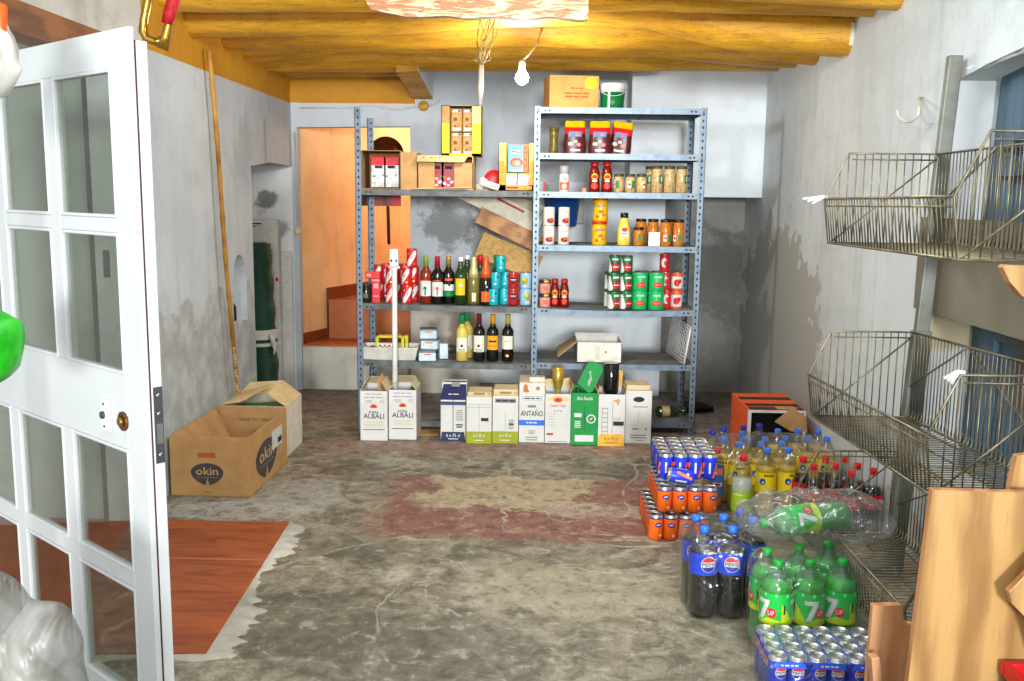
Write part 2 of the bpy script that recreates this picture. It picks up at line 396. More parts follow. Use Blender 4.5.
mb.add([(-2.2,6.15,0),(-2.2,7.2,0),(-2.2,7.2,1.7),(-2.2,6.15,1.7)], [(0,1,2,3)], 3)
mb.add([(-2.2,7.2,0),(LX,7.2,0),(LX,7.2,1.69),(-2.2,7.2,1.7)], [(0,1,2,3)], 3)
M_NICHE = plaster('niche_paint', (205,211,216), (190,196,200), None, seed=1.1)
struct(mb.build('wall_left', [M_WL, M_OCHW, M_NICHE, M_REC, M_CEILW], fixn=False))
M_GREYW = plaster('opening_plaster', (186,190,184), (168,172,166), None, seed=12.0, streak=.1)
mb = MB().box(-2.9, LX, 4.2, 4.28, 0, 2.148, 0).box(-2.98, -2.9, 2.0, 4.28, 0, 2.4, 0).box(-2.9, LX-.001, 2.4, 4.2, 2.14, 2.4, 1)
struct(mb.build('wall_opening', [M_GREYW, M_WHITE]))
mb = MB().box(-1.92, -1.815, 4.175, 4.2, 0, 2.03).box(-1.945, -1.93, 4.18, 4.199, 0, 2.03, 1).box(-1.885, -1.855, 4.172, 4.176, 1.12, 1.24, 1)
struct(mb.build('trim_1', [mat('frame_white', (214,216,214), .4), mat('gap_black', (22,22,24), .7)], bevel=.003))
mb = MB().box(-1.9, LX+.03, 2.5, 4.2, 2.03, 2.138)
struct(mb.build('trim_2', wood('old_brown_beam', (150,92,48), (104,60,30), 5, 1)))
# back wall (with the stair doorway) and the raw wall of the alcove
BY = 7.2
mb = MB().sheet([[(-1.8,0),(-1.755,0),(-1.755,1.975),(-.92,1.99),(-.92,0),(.972,0),(.972,2.75),(-.88,2.75),(-.88,2.15),(-1.8,2.15)]], lambda a, b: (a, BY, b), 0)
mb.sheet([[(-1.8,2.15),(-.88,2.15),(-.88,2.75),(-1.8,2.75)]], lambda a, b: (a, BY-.012, b), 1)
mb.add([(-1.755,BY,0),(-1.755,BY+.12,0),(-1.755,BY+.12,1.975),(-1.755,BY,1.975)], [(0,1,2,3)], 0)
mb.add([(-.92,BY,0),(-.92,BY+.35,0),(-.92,BY+.35,1.99),(-.92,BY,1.99)], [(0,1,2,3)], 0)
mb.add([(-1.755,BY,1.975),(-1.755,BY+.12,1.975),(-.92,BY+.12,1.99),(-.92,BY,1.99)], [(0,1,2,3)], 0)
mb.add([(.972,BY,0),(.972,BY+.2,0),(.972,BY+.2,2.75),(.972,BY,2.75)], [(0,1,2,3)], 2)
mb.add([(-.42,BY-.006,.08),(.021,BY-.006,.08),(.021,BY-.006,.86),(-.36,BY-.006,.86)], [(0,1,2,3)], 2)
mb.add([(.02,BY-.006,.05),(.972,BY-.006,.05),(.972,BY-.006,1.6),(.02,BY-.006,1.6)], [(0,1,2,3)], 2)
struct(mb.build('wall_back', [M_WB, M_OCHW, M_WHITE], fixn=False))
n = 26; mb = MB(); vs = []                                         # crumbling base left of the shelves, rough edge
for k in range(n+1):
    x = -.915+k*(.52/n); top = .82+.1*wob((x,0,0), 6)-.35*max(0, (x+.5))
    vs += [(x, BY-.035+.012*wob((x,1,0), 9), 0), (x, BY-.03+.012*wob((x,2,0), 9), top-.06), (x, BY-.002, top)]
mb.add(vs, [(3*k, 3*k+3, 3*k+4, 3*k+1) for k in range(n)]+[(3*k+1, 3*k+4, 3*k+5, 3*k+2) for k in range(n)], 0, True)
struct(mb.build('wall_base', M_RUB, fixn=False))
mb = MB().box(.97, 1.75, 7.38, 7.46, 0, 2.75); struct(mb.build('wall_alcove', M_CONC))
mb = MB().box(.668, 1.62, 6.86, 7.42, 1.5, 2.75); struct(mb.build('wall_overhang', M_WHITE, bevel=.008))
# right wall with the shuttered opening
RX = 1.6
mb = MB().sheet([[(2.0,0),(7.4,0),(7.4,2.75),(2.0,2.75)], [(2.1,.42),(3.875,.42),(3.84,1.2),(3.79,1.95),(3.55,1.98),(3.3,2.0),(2.9,2.02),(2.1,2.05)]], lambda a, b: (RX, a, b), 0)
dep = .2; hole = [(2.1,.42),(3.875,.42),(3.84,1.2),(3.79,1.95),(3.55,1.98),(3.3,2.0),(2.9,2.02),(2.1,2.05)]
for k in range(len(hole)):
    a, b = hole[k], hole[(k+1) % len(hole)]
    mb.add([(RX,a[0],a[1]),(RX,b[0],b[1]),(RX+dep,b[0],b[1]),(RX+dep,a[0],a[1])], [(0,1,2,3)], 1)
M_REV = plaster('white_reveal', (214,218,218), (200,203,202), None, seed=3.9, streak=.08, patch=[(1.66,3.86,.98,.2,.3,.07,(196,184,150))])
struct(mb.build('wall_right', [M_WR, M_REV], fixn=False))
vs = []; n = 30                                                    # bulging plaster lip over the opening
for k in range(n+1):
    y = 2.1+k*(1.72/n)
    for q in range(5):
        a = q/4*PI; r = .02+.016*wob((y*5, q, 0), 2.7); vs.append((RX+.02-r*math.sin(a)*.9, y, 2.045-.055*(y-2.1)+.03-r*math.cos(a)))
struct(MB().add(vs, [(5*k+q, 5*k+q+1, 5*k+q+6, 5*k+q+5) for k in range(n) for q in range(4)], 0, True).build('trim_3', M_WHITE))
M_BLUE = plaster('blue_grey_paint', (92,118,134), (70,94,110), None, seed=2.9, streak=.3, rough=.5, mould=[(1.78,3.3,.9,.3,(120,84,66),.7)])
mb = MB().box(1.765, 1.805, 2.1, 3.9, .3, 2.1, 0)
for (y0, y1, z0, z1) in ((3.62,3.74,.42,2.0),(2.95,3.05,.42,2.0),(3.05,3.62,1.72,1.98),(3.05,3.62,.98,1.12),(3.05,3.62,.42,.56),(2.2,2.95,1.72,1.98),(2.2,2.95,.98,1.12)): mb.box(1.742, 1.766, y0, y1, z0, z1, 0)
o = struct(mb.build('door_2', [M_BLUE], bevel=.004))
mb = MB()
for z in (1.58,1.68): mb.box(1.735, 1.745, 2.2, 3.7, z, z+.012)
mb.build('bar', mat('black_iron', (38,40,44), .5, .6), o)
# ceiling
mb = MB().box(-1.85, 1.75, 4.35, 7.45, 2.72, 2.8); struct(mb.build('ceiling', M_OCHRE))
mb = MB().box(-2.98, 2.0, 2.6, 4.36, 2.46, 2.56); struct(mb.build('ceiling_front', M_CEILW))
mb = MB().box(-1.85, 1.75, 4.35, 4.4, 2.46, 2.74); struct(mb.build('ceiling_step', M_CEILW))
# round beams, each placed by its lower edge
M_SHELL = mat('flaked_lime', (214,208,190), .8)
def log(Y, edge, r, seed):
    pts = [PY(x, y, Y) for x, y in edge]; n = 54; vs = []; SEG = 20
    x0, x1 = pts[0].x, pts[-1].x
    for i in range(n+1):
        x = x0+(x1-x0)*i/n
        for a, b in zip(pts, pts[1:]):
            if a.x <= x <= b.x+1e-6: t = (x-a.x)/(b.x-a.x); zb = a.z+(b.z-a.z)*t; break
        rr = r*(1+.10*wob((x*1.3, seed, 0), 1, seed)); zc = zb+rr*.985
        for k in range(SEG):
            th = 2*PI*k/SEG; q = rr*(1+.055*wob((x*2.2, math.cos(th)*1.2, math.sin(th)*1.2+seed), 1.0)+.02*wob((x*6, math.cos(th)*4, math.sin(th)*4), 1.0, seed))
            e = .018*wob((math.cos(th)*2, math.sin(th)*2, seed), 1.5) if i in (0, n) else 0
            vs.append((x+e, Y+q*math.cos(th), zc+q*math.sin(th)))
    fs = [(i*SEG+k, i*SEG+(k+1) % SEG, (i+1)*SEG+(k+1) % SEG, (i+1)*SEG+k) for i in range(n) for k in range(SEG)]
    mb = MB().add(vs, fs, [1 if i >= n-1 and wob((i, k, seed), .9) > .05 else 0 for i in range(n) for k in range(SEG)], True)
    mb.add(vs[:SEG], [tuple(range(SEG))], 0); mb.add(vs[-SEG:], [tuple(range(SEG))], 0)
    return struct(mb.build('ceiling_beam', [M_OCHRE, M_SHELL]))
log(4.47, [(150,-22),(500,-20),(723,-1),(912,11)], .11, 1.3)
log(4.78, [(150,12),(500,12),(650,11),(735,13),(885,17)], .115, 4.2)
log(5.16, [(160,38),(250,37),(350,36),(500,27),(600,25),(650,29),(720,48),(855,59)], .125, 7.9)
log(5.72, [(182,49),(250,50),(350,51),(500,47),(650,49),(738,57),(826,66)], .12, 2.6)
log(6.15, [(215,67),(250,63),(350,53),(500,60),(650,57),(765,67),(806,68)], .115, 9.1)
log(6.58, [(240,72),(400,72),(500,71),(650,71),(790,71)], .11, 5.5)
log(6.98, [(262,78),(330,77),(412,76)], .10, 3.4)
p0 = PY(395,72,6.5); mb = MB()                                     # short stub under the beams
a, b, c_, d_ = PY(396,72,6.5), PY(418,71,6.5), PY(433,99,BY-.03), PY(413,99,BY-.03)
mb.add([a, b, c_, d_, a+Vector((0,0,.22)), b+Vector((0,0,.22)), c_+Vector((0,0,.3)), d_+Vector((0,0,.3))], [(0,1,2,3),(0,4,5,1),(3,2,6,7),(0,3,7,4)], 0)
mb.add([b, c_, c_+Vector((0,0,.3)), b+Vector((0,0,.22))], [(0,1,2,3)], 1)
struct(mb.build('ceiling_beam', [M_OCHRE, M_WHITE]))
# stairwell beyond the back wall
M_TERRA = plaster('terracotta_tile', (188,112,68), (164,92,54), None, seed=4.1, streak=.1, rough=.4)
M_SKIRT = mat('brown_skirting_tile', (132,68,34), .35, col2=(112,54,28), scale=14)
mb = MB().box(-1.8, -.5, 7.24, 7.6, 0, .333, 0).box(-1.8, -.5, 7.235, 7.62, .333, .345, 1)
mb.box(-1.8, -.5, 7.6, 9.3, .3, .64, 1).box(-1.8, -.5, 7.59, 9.3, .64, .655, 1)
struct(mb.build('trim_4', [M_RUB, M_TERRA]))
wa, wb = (-1.765, 7.26), (-1.02, 9.3)
def sw(t_, off=0): return (wa[0]+(wb[0]-wa[0])*t_+off*.94, wa[1]+(wb[1]-wa[1])*t_-off*.34)
mb = MB()
A, B = sw(0), sw(1); mb.add([(A[0],A[1],0),(B[0],B[1],0),(B[0],B[1],2.8),(A[0],A[1],2.8)], [(0,1,2,3)], 0)
mb.add([(-1.3,9.25,0),(0,9.25,0),(0,9.25,2.8),(-1.3,9.25,2.8)], [(0,1,2,3)], 0)
mb.add([(-.5,7.5,0),(-.5,9.3,0),(-.5,9.3,2.8),(-.5,7.5,2.8)], [(0,1,2,3)], 0)
mb.add([(-1.9,7.3,2.6),(0,7.3,2.6),(0,9.3,2.6),(-1.9,9.3,2.6)], [(0,1,2,3)], 0)
struct(mb.build('wall_stair', M_ORANGE, fixn=False))
mb = MB()
for (t0, t1, z0, z1) in ((.0,.155,.345,.43),(.165,1,.655,.75)):
    a, b, c2, d2 = sw(t0), sw(t1), sw(t1, .012), sw(t0, .012)
    mb.add([(a[0],a[1],z0),(b[0],b[1],z0),(c2[0],c2[1],z0),(d2[0],d2[1],z0),(a[0],a[1],z1),(b[0],b[1],z1),(c2[0],c2[1],z1),(d2[0],d2[1],z1)], [(0,3,2,1),(4,5,6,7),(0,1,5,4),(1,2,6,5),(2,3,7,6),(3,0,4,7)])
a, b = sw(.155, .013), sw(.17, .013)
mb.add([(a[0],a[1],.345),(b[0],b[1],.345),(b[0],b[1],.75),(a[0],a[1],.75)], [(0,1,2,3)])
struct(mb.build('baseboard_stair', M_SKIRT))
# terracotta-coloured sheet in the floor and its broken plaster edge
def terra_sheet():
    t = NT('orange_wood_grain_sheet'); P = t.pos(); v = t.mapped(P, (1.0, 5.0, 1), (0,0,0), (0,0,.35)); n = t.noise(v, 2.4, 6, .65, 1.6)
    c = t.mix(t.ramp(n, .35, .7), lin((164,84,42)), lin((126,56,26))); n2 = t.noise(v, 11, 4, .6, 2.0)
    c = t.mix(t.ramp(n2, .62, .74, 0, .6), c, lin((96,40,22))); n3 = t.noise(P, 3, 5); c = t.mix(t.ramp(n3, .5, .75, 0, .3), c, lin((176,104,66)))
    br = t.math('ABSOLUTE', t.math('SUBTRACT', t.sep(P)[1], 3.74)); c = t.mix(t.ramp(br, .002, .006, .5, 0), c, lin((214,150,112)))
    t.bsdf(c, .42, 0, .4, n2, .1, .003); return t.m
A, B, C2 = PZ(290,523), PZ(206,656), PZ(160,523)
mb = MB().prism([(-2.9,4.2),(-2.9,2.9),(B.x,B.y),(A.x,A.y),(A.x-.01,4.2)], .0005, .006, axis='z')
o = mb.build('floor_sheet', terra_sheet())
tag(o, 'orange-brown wood-grain sheet let into the concrete floor behind the white door', 'floor sheet')
mb = MB(); vs = []; n = 60
pts = [Vector((A.x-.06, A.y+.015, 0))]+[A.lerp(B, k/80) for k in range(81)]+[B.lerp(Vector((-1.7,2.88,0)), k/18) for k in range(1, 19)]
for k, p in enumerate(pts):
    wd = .085+.10*wob((p.x, p.y, 3), 6)+.07*wob((p.x, p.y, 8), 17)+.04*wob((p.x, p.y, 5), 41); out = Vector((.86,-.06,0)) if k < 82 else Vector((.15,-.5,0))
    if k < 3: wd = .03
    q = p+out*max(.012, wd*(.85 if k < 82 else .5)); vs += [(p.x, p.y, .007), (p.x*.5+q.x*.5, p.y*.5+q.y*.5, .010+.004*wob((p.x,p.y,0), 23)), (q.x, q.y, .0006)]
m = len(pts)
mb.add(vs, [(3*k+j, 3*k+3+j, 3*k+4+j, 3*k+1+j) for k in range(m-1) for j in range(2)], 0, True)
struct(mb.build('trim_5', plaster('broken_plaster', (190,186,172), (140,135,121), None, seed=.4), fixn=False))

# ------------------------------------------------------------------ white glazed door, standing open
K = .874; DD = Vector((-.763, .646, 0)); DP = Vector((-1.11*K, 2.7*K, 0))+DD*.017
M_DOOR = mat('door_white', (204,206,205), .35, col2=(198,201,200), scale=3)
M_GLASS = clear('door_glass', (212,217,211), .5, .05)
door = thing('door_1', 'white glazed door standing open', 'door', DP, math.atan2(DD.y, DD.x)); door['kind'] = 'structure'
def zk(z): return 1.5+(z-1.5)*K
xs = [0, .108*K, .488*K, .556*K, 1.345*K, 1.465*K]; CX = [(.108*K,.488*K),(.556*K,.915*K),(.983*K,1.345*K)]
zt = zk(1.947); R_ = [(zk(1.842), zk(1.42)), (zk(1.376), zk(.956)), (zk(.726), zk(.338)), (zk(.285), zk(-.10))]
mb = MB(); T0, T1 = -.016, 0.0
def fr(x0, x1, z0, z1, y0=T0, y1=T1): mb.box(x0, x1, y0, y1, z0, z1)
fr(0, xs[1], .01, zt); fr(xs[4], xs[5], .01, zt)
fr(xs[1], xs[4], R_[0][0], zt); fr(xs[1], xs[4], R_[2][0], R_[1][1]); fr(xs[1], xs[4], .01, R_[3][1])
mb.box(.004, xs[5], -.045, T0-.003, .012, zt-.03) if 0 else None
for (x0, x1, z0, z1) in ((.0,xs[1]-.01,.012,zt-.03),(xs[4]+.01,xs[5],.012,zt-.03),(xs[1]-.01,xs[4]+.01,R_[0][0]+.01,zt-.03),(xs[1]-.01,xs[4]+.01,R_[2][0]+.01,R_[1][1]-.01),(xs[1]-.01,xs[4]+.01,.012,R_[3][1]-.01)): mb.box(x0, x1, -.05, -.021, z0, z1)
o = mb.build('door_frame', M_DOOR, door, bevel=.003)
mb = MB().box(.003, xs[1]-.02, -.0215, -.0155, .012, zt-.03).box(xs[1]-.02, xs[4]+.01, -.0215, -.0155, R_[0][0]+.012, zt-.03)
mb.build('rebate_gap', mat('rebate_brown', (70,38,34), .7), door)
mb = MB(); mw = .009
for i in (0, 2):                                                    # glazing bars with bevelled beads around each pane
    [mb.box(q0, q1, -.03, .001, R_[i+1][1], R_[i][0]) for q0, q1 in ((CX[0][1],CX[1][0]),(CX[1][1],CX[2][0]))]; mb.box(xs[1], xs[4], -.03, .0005, R_[i+1][0], R_[i][1])
mb.build('glazing_bar', M_DOOR, door, bevel=.004)
mb = MB()
for (x0, x1) in CX:
    for (z1, z0) in R_:
        for (a0, a1, b0, b1) in ((x0, x0+mw, z0, z1), (x1-mw, x1, z0, z1), (x0+mw, x1-mw, z1-mw, z1), (x0+mw, x1-mw, z0, z0+mw)):
            mb.box(a0, a1, -.02, .004, b0, b1)
mb.build('glazing_bead', M_DOOR, door, bevel=.003)
for (x0, x1) in CX:
    for (z1, z0) in R_: MB().box(x0, x1, -.009, -.006, z0, z1).build('glass_pane', M_GLASS, door)
M_STEEL = mat('worn_steel', (150,150,148), .35, .8); M_BRASS = mat('old_brass', (150,112,52), .35, .8)
o = MB().box(-.003, 0, -.048, -.024, zk(.70), zk(.93)).build('lock_plate', mat('dark_steel', (92,94,98), .4, .7), door)
mb = MB()
for z in (.725,.85,.905): mb.lathe([(.006,0),(.006,.002)], 10, 0, TR(-.003, -.036, zk(z)) @ Matrix.Rotation(-PI/2, 4, 'Y'))
mb.box(-.006, -.003, -.044, -.028, zk(.76), zk(.82)); mb.build('bolt', M_STEEL, o)
Y90 = Matrix.Rotation(-PI/2, 4, 'X')
mb = MB().lathe([(.026,0),(.026,.005),(.018,.007),(.014,.002)], 20, 0, TR(.132*K, 0, zk(.812)) @ Y90); o = mb.build('lock_escutcheon', mat('bronze_ring', (110,72,40), .4, .6), door)
MB().lathe([(.012,0),(.012,.012),(.008,.014)], 14, 0, TR(.132*K, .002, zk(.812)) @ Y90).build('lock_cylinder', M_BRASS, o)
o = MB().box(.205*K, .262*K, 0, .009, zk(.765), zk(.865)).build('handle_plate', mat('plate_white', (238,238,236), .4), door, bevel=.006)
mb = MB().lathe([(.011,0),(.010,.006)], 14, 0, TR(.243*K, .009, zk(.815)) @ Y90)
for z in (.78,.85): mb.lathe([(.004,0),(.004,.002)], 8, 0, TR(.238*K, .009, zk(z)) @ Y90)
mb.build('spindle_hole', mat('hole_dark', (60,66,74), .5), o)

# ================================================================== SHELVING UNIT
FY, RYY = 5.97, 6.45                     # front and rear faces
def steel():
    t = NT('grey_blue_steel'); P = t.obj(); n = t.noise(P, 18, 5)
    c = t.mix(t.ramp(n, .4, .7), lin((98,113,126)), lin((80,94,106))); t.bsdf(c, .38, .35, .5, n, .08, .003); return t.m
M_RACK = steel(); M_HOLE = mat('punched_hole', (24,28,32), .8)
M_DUSTY = mat('dusty_board', (124,124,118), .6, .2, (94,94,88), 9)
unit = thing('shelving_unit', 'tall grey slotted-angle metal shelving unit with two bays of stocked boards', 'shelving', (0, FY, 0))
def post(x, y, sx, sy, zt):
    mb = MB(); wd, tk = .038, .003
    mb.box(min(x, x+sx*wd), max(x, x+sx*wd), min(y, y+sy*tk), max(y, y+sy*tk), 0, zt)
    mb.box(min(x, x+sx*tk), max(x, x+sx*tk), min(y, y+sy*wd), max(y, y+sy*wd), 0, zt)
    f = -.0006 if sy > 0 else .0006; yb = y if sy > 0 else y-tk
    for k in range(int(zt/.04)):
        z = .03+.04*k; xc = x+sx*.021
        mb.add([(xc-.005,y-.0006,z),(xc+.005,y-.0006,z),(xc+.005,y-.0006,z+.014),(xc-.005,y-.0006,z+.014)], [(0,1,2,3)], 1)
        if sy < 0: mb.add([(xc-.005,y-tk-.0006,z),(xc+.005,y-tk-.0006,z),(xc+.005,y-tk-.0006,z+.014),(xc-.005,y-tk-.0006,z+.014)], [(0,1,2,3)], 1)
        yc = y+sy*.021; xx = x+sx*(tk+.0006)
        mb.add([(xx,yc-.005,z),(xx,yc+.005,z),(xx,yc+.005,z+.014),(xx,yc-.005,z+.014)], [(0,1,2,3)], 1)
    return mb.build('post', [M_RACK, M_HOLE], unit, fixn=False)
D = RYY-FY
XL, XM, XR = -1.085, .012, 1.022
post(XL-.018, 0, 1, 1, 2.02); post(XL-.018, D, 1, -1, 1.99)
post(XM-.018, 0, 1, 1, 2.035); post(XM-.018, D, 1, -1, 2.03)
post(XR+.018, 0, -1, 1, 2.035); post(XR+.018, D, -1, -1, 2.03)
ZR = [2.03, 1.756, 1.523, 1.196, .803, .456, .085]; ZL = [1.527, .812, .449, .07]
def board(x0, x1, z, m, sag=0.0, tilt=0.0, holes=True):
    mb = MB(); n = 10
    for k in range(n):                                              # gently sagging sheet with turned-down lips
        xa, xb = x0+(x1-x0)*k/n, x0+(x1-x0)*(k+1)/n
        def zz(x): t = (x-x0)/(x1-x0); return z-sag*4*t*(1-t)+tilt*(t-.5)
        za, zb = zz(xa), zz(xb)
        for (y0, y1, h) in ((.004, D-.004, .004), (.001, .006, .036), (D-.006, D-.002, .036)):
            mi = 1 if h < .01 else 0
            vs = [(xa,y0,za-h),(xb,y0,zb-h),(xb,y1,zb-h),(xa,y1,za-h),(xa,y0,za),(xb,y0,zb),(xb,y1,zb),(xa,y1,za)]
            mb.add(vs, [(0,3,2,1),(4,5,6,7),(0,1,5,4),(2,3,7,6)], mi)
    for x in (x0+.002, x1-.006): mb.box(x, x+.004, .004, D-.004, z-.036, z)
    if holes:
        for xc in (x0+.05, x0+.075, x1-.075, x1-.05):
            mb.add([(xc-.006,.0004,z-.024),(xc+.006,.0004,z-.024),(xc+.006,.0004,z-.014),(xc-.006,.0004,z-.014)], [(0,1,2,3)], 2)
    return mb.build('shelf', [m, M_DUSTY, M_HOLE], unit, fixn=False)
M_RACKD = mat('worn_dark_steel', (96,100,100), .5, .3, (70,72,70), 12)
for i, z in enumerate(ZR): board(XM, XR, z, M_RACK, .012 if i == 4 else .004 if i == 5 else 0)
for i, z in enumerate(ZL): board(XL, XM, z, M_RACKD, .004, -.012 if i in (1, 2) else 0)
mb = MB()
for z in ZR:
    for x in (XM+.006, XR-.006):
        for dz in (-.012, -.026): mb.lathe([(.006,0),(.006,.003)], 8, 0, TR(x, -.0005, z+dz) @ Matrix.Rotation(PI/2, 4, 'X'))
build_each(mb, 'bolt', M_STEEL, unit)

# ------------------------------------------------------------------ shop goods
WHITE = mat('white_gloss', (214,214,210), .4); BLACK = mat('black_gloss', (18,18,20), .3); RED = mat('red_gloss', (196,24,30), .35)
GREEN = mat('green_gloss', (20,124,62), .35); YELLOW = mat('yellow_gloss', (222,182,22), .4); BLUE = mat('blue_gloss', (28,70,180), .35)
ORANGE = mat('orange_gloss', (238,92,26), .35); GOLD = mat('gold_foil', (206,164,74), .3, .6); DKBLUE = mat('navy_print', (36,44,84), .5)
TIN = mat('tin_metal', (196,192,182), .25, .9, (170,166,154), 30); PINK = mat('pink_print', (222,80,110), .5); BROWN = mat('brown_print', (110,62,34), .5)
CREAM = mat('cream_card', (228,220,200), .7); INK = mat('dark_ink', (44,42,48), .7); GREYINK = mat('grey_ink', (128,128,132), .7)
CARD = mat('brown_cardboard', (186,146,98), .8, 0, (172,132,86), 14, .2); CARDD = mat('cardboard_inside', (160,124,82), .85, 0, (146,112,74), 14, .2); CARDL = mat('pale_cardboard', (214,190,140), .8, 0, (204,178,128), 14, .2)
def shelf_pt(x, z, Y): p = PY(x, 300, Y); q = PY(x, 300+( (p.z-z)*158 ), Y); return Vector((q.x, Y, z))
def art_front(mb, mi, shape, x, z, y): flat(mb, shape, x, z, y, mi)

# --- tins: body, lid, art wrapped on the front
def tin(name, cat, r, h, body, art=None, lidm=TIN, artmats=(), rim=True, lip=.004):
    t = thing(name, '', cat)
    mb = MB().lathe([(r*.96,0),(r,lip),(r,h-lip),(r*.965,h-.0015)], 18, 0)
    if art: art(mb, r+.0006)
    mb.build('body', [body]+list(artmats), t)
    MB().lathe([(r*.965,h-.002),(r*.985,h),(r*.9,h),(r*.87,h-.003)], 18, 0, cap0=False).build('lid', lidm, t)
    return t
def jar(name, cat, r, h, cont, lidm, lab=None, labc=WHITE, lidh=.016, neck=.86):
    t = thing(name, '', cat)
    hb = h-lidh
    MB().lathe([(r*.86,0),(r,.008),(r,hb*.78),(r*neck,hb*.92),(r*neck,hb)], 18, 0).build('glass_body', cont, t)
    MB().lathe([(r*neck*1.05,hb-.001),(r*neck*1.07,hb+.002),(r*neck*1.07,h-.002),(r*neck,h)], 18, 0).build('lid', lidm, t)
    if lab:
        mb = MB(); lab(mb, r+.0007); mb.build('label', [labc, RED, WHITE, INK, YELLOW, GREEN], t)
    return t
def wine(cap, glass, labcol, lz=(.05,.135), h=.30, r=.0375, extra=None, fill=None, capz=.235, shape='bordeaux', cat='bottle', labw=2.3, foil_rim=None):
    t = thing('wine_bottle', '', cat)
    if shape == 'bordeaux': prof = [(.034,0),(r,.005),(r,.185),(r*.93,.2),(r*.55,.22),(.0155,.238),(.0145,.285),(.0155,.29),(.0155,h)]
    elif shape == 'cava': prof = [(.038,0),(r*1.1,.006),(r*1.1,.13),(r*.98,.17),(r*.72,.21),(.019,.245),(.0165,.275),(.0175,.285),(.0165,h)]
    else: prof = [(.034,0),(r,.005),(r,.165),(r*.85,.19),(r*.6,.215),(.0165,.245),(.0145,.27),(.0155,.275),(.0155,h)]
    MB().lathe(prof, 22, 0).build('glass_body', glass, t)
    if labcol:
        mb = MB(); wrap(mb, rect2d(r*labw, lz[1]-lz[0]), (r*1.1 if shape == 'cava' else r)+.0007, 0, (lz[0]+lz[1])/2, 0)
        rr = (r*1.1 if shape == 'cava' else r)+.0012
        if extra: extra(mb, rr)
        mb.build('label', [labcol, INK, GOLD, GREEN, PINK, RED, WHITE, ORANGE], t)
    if cap:
        i = [k for k, p in enumerate(prof) if p[1] >= capz]
        MB().lathe([(prof[i[0]][0]+.0012, prof[i[0]][1])]+[(prof[k][0]+.0012, prof[k][1]) for k in i[1:]], 20, 0).build('capsule', cap, t)
    return t
def put(o, label, loc, rz=0.0, group=None):
    o['label'] = label; o.location = loc; o.rotation_euler.z = rz
    if group: o['group'] = group
    return o
GL_DARK = mat('dark_bottle_glass', (16,18,16), .08, 0, (12,12,12), 4, .6); GL_ROSE = mat('rose_wine_glass', (126,44,22), .08, 0, (104,34,18), 4, .6)
GL_GREEN = mat('green_bottle_glass', (34,58,26), .08, 0, (26,44,20), 4, .6); GL_OLIVE = mat('olive_bottle_glass', (112,104,44), .1, 0, (86,80,34), 4, .6)
GL_WHITEW = mat('white_wine_glass', (206,186,92), .08, 0, (188,166,70), 4, .6)

# red and white tins (upper left bay board): diagonal white sash on red
def sash(mb, r):
    wrap(mb, poly2d([(-.030,-.048),(-.012,-.048),(.034,.026),(.034,.05),(.018,.05),(-.030,-.022)]), r, 0, .054, 1)
    wrap(mb, scrib(.022, .008, 2), r+.0004, .06, .062, 2, .95); wrap(mb, disc2d(.008), r, -.55, .085, 3); wrap(mb, disc2d(.006), r, .5, .022, 3)
k_red = Kind(lambda: tin('drink_can', 'can', .033, .115, RED, sash, TIN, (WHITE, RED, GOLD)))
zb = ZL[1]
for i, (x, Y, lv, dx) in enumerate([(391,6.06,0,0),(391,6.06,1,0),(407,6.05,0,0),(407,6.05,1,0),(412,6.05,2,0),(379,6.22,0,0),(379,6.22,1,0),(396,6.24,0,0),(396,6.24,1,0),(414,6.15,0,0),(414,6.15,1,0),(386,6.33,0,0),(386,6.33,1,0),(404,6.33,0,0),(404,6.33,1,0)]):
    nm = ['bottom', 'upper', 'topmost'][lv]
    where = {391:'front stack behind the white pole', 407:'front stack beside the white pole', 412:'front stack beside the green-capped bottle', 379:'stack behind the red packet', 396:'second-row stack behind the white pole', 414:'second-row stack beside the rose bottle', 386:'rear stack near the slotted post', 404:'rear stack behind the tallest tins'}[x]
    p = shelf_pt(x, zb, Y); k_red('red and white drink can, %s of the %s' % (nm, where), (p.x, Y, zb+.1155*lv), random.uniform(-.5,.5), group='red and white drink cans')
# dark jar with the red packet
p = shelf_pt(366.5, zb, 6.03)
put(jar('glass_jar', 'jar', .031, .125, mat('dark_preserve', (44,34,26), .12), mat('jar_lid_brown', (64,42,32), .4), lambda mb, r: wrap(mb, rect2d(.03, .03), r, 0, .05, 0), mat('murky_label', (110,104,86), .6)), 'small dark jar beside the slotted post, under the wine board', p)
o = thing('paper_packet', 'flat red packet standing beside the small dark jar', 'packet', shelf_pt(373, zb, 6.035), .1)
MB().box(-.046,.046,-.011,.011,.155,.2).box(-.005,.046,-.011,.011,0,.155).build('box', mat('packet_red', (206,38,44), .5), o, bevel=.003)
mb = MB()
for (x, z, ww, hh) in ((.02,.145,.046,.012),(.02,.11,.03,.03),(.02,.045,.034,.008),(-.024,.178,.026,.016)): flat(mb, rect2d(ww, hh), x, z, -.0116, 0)
mb.build('print', mat('pale_red_print', (232,150,146), .6), o)
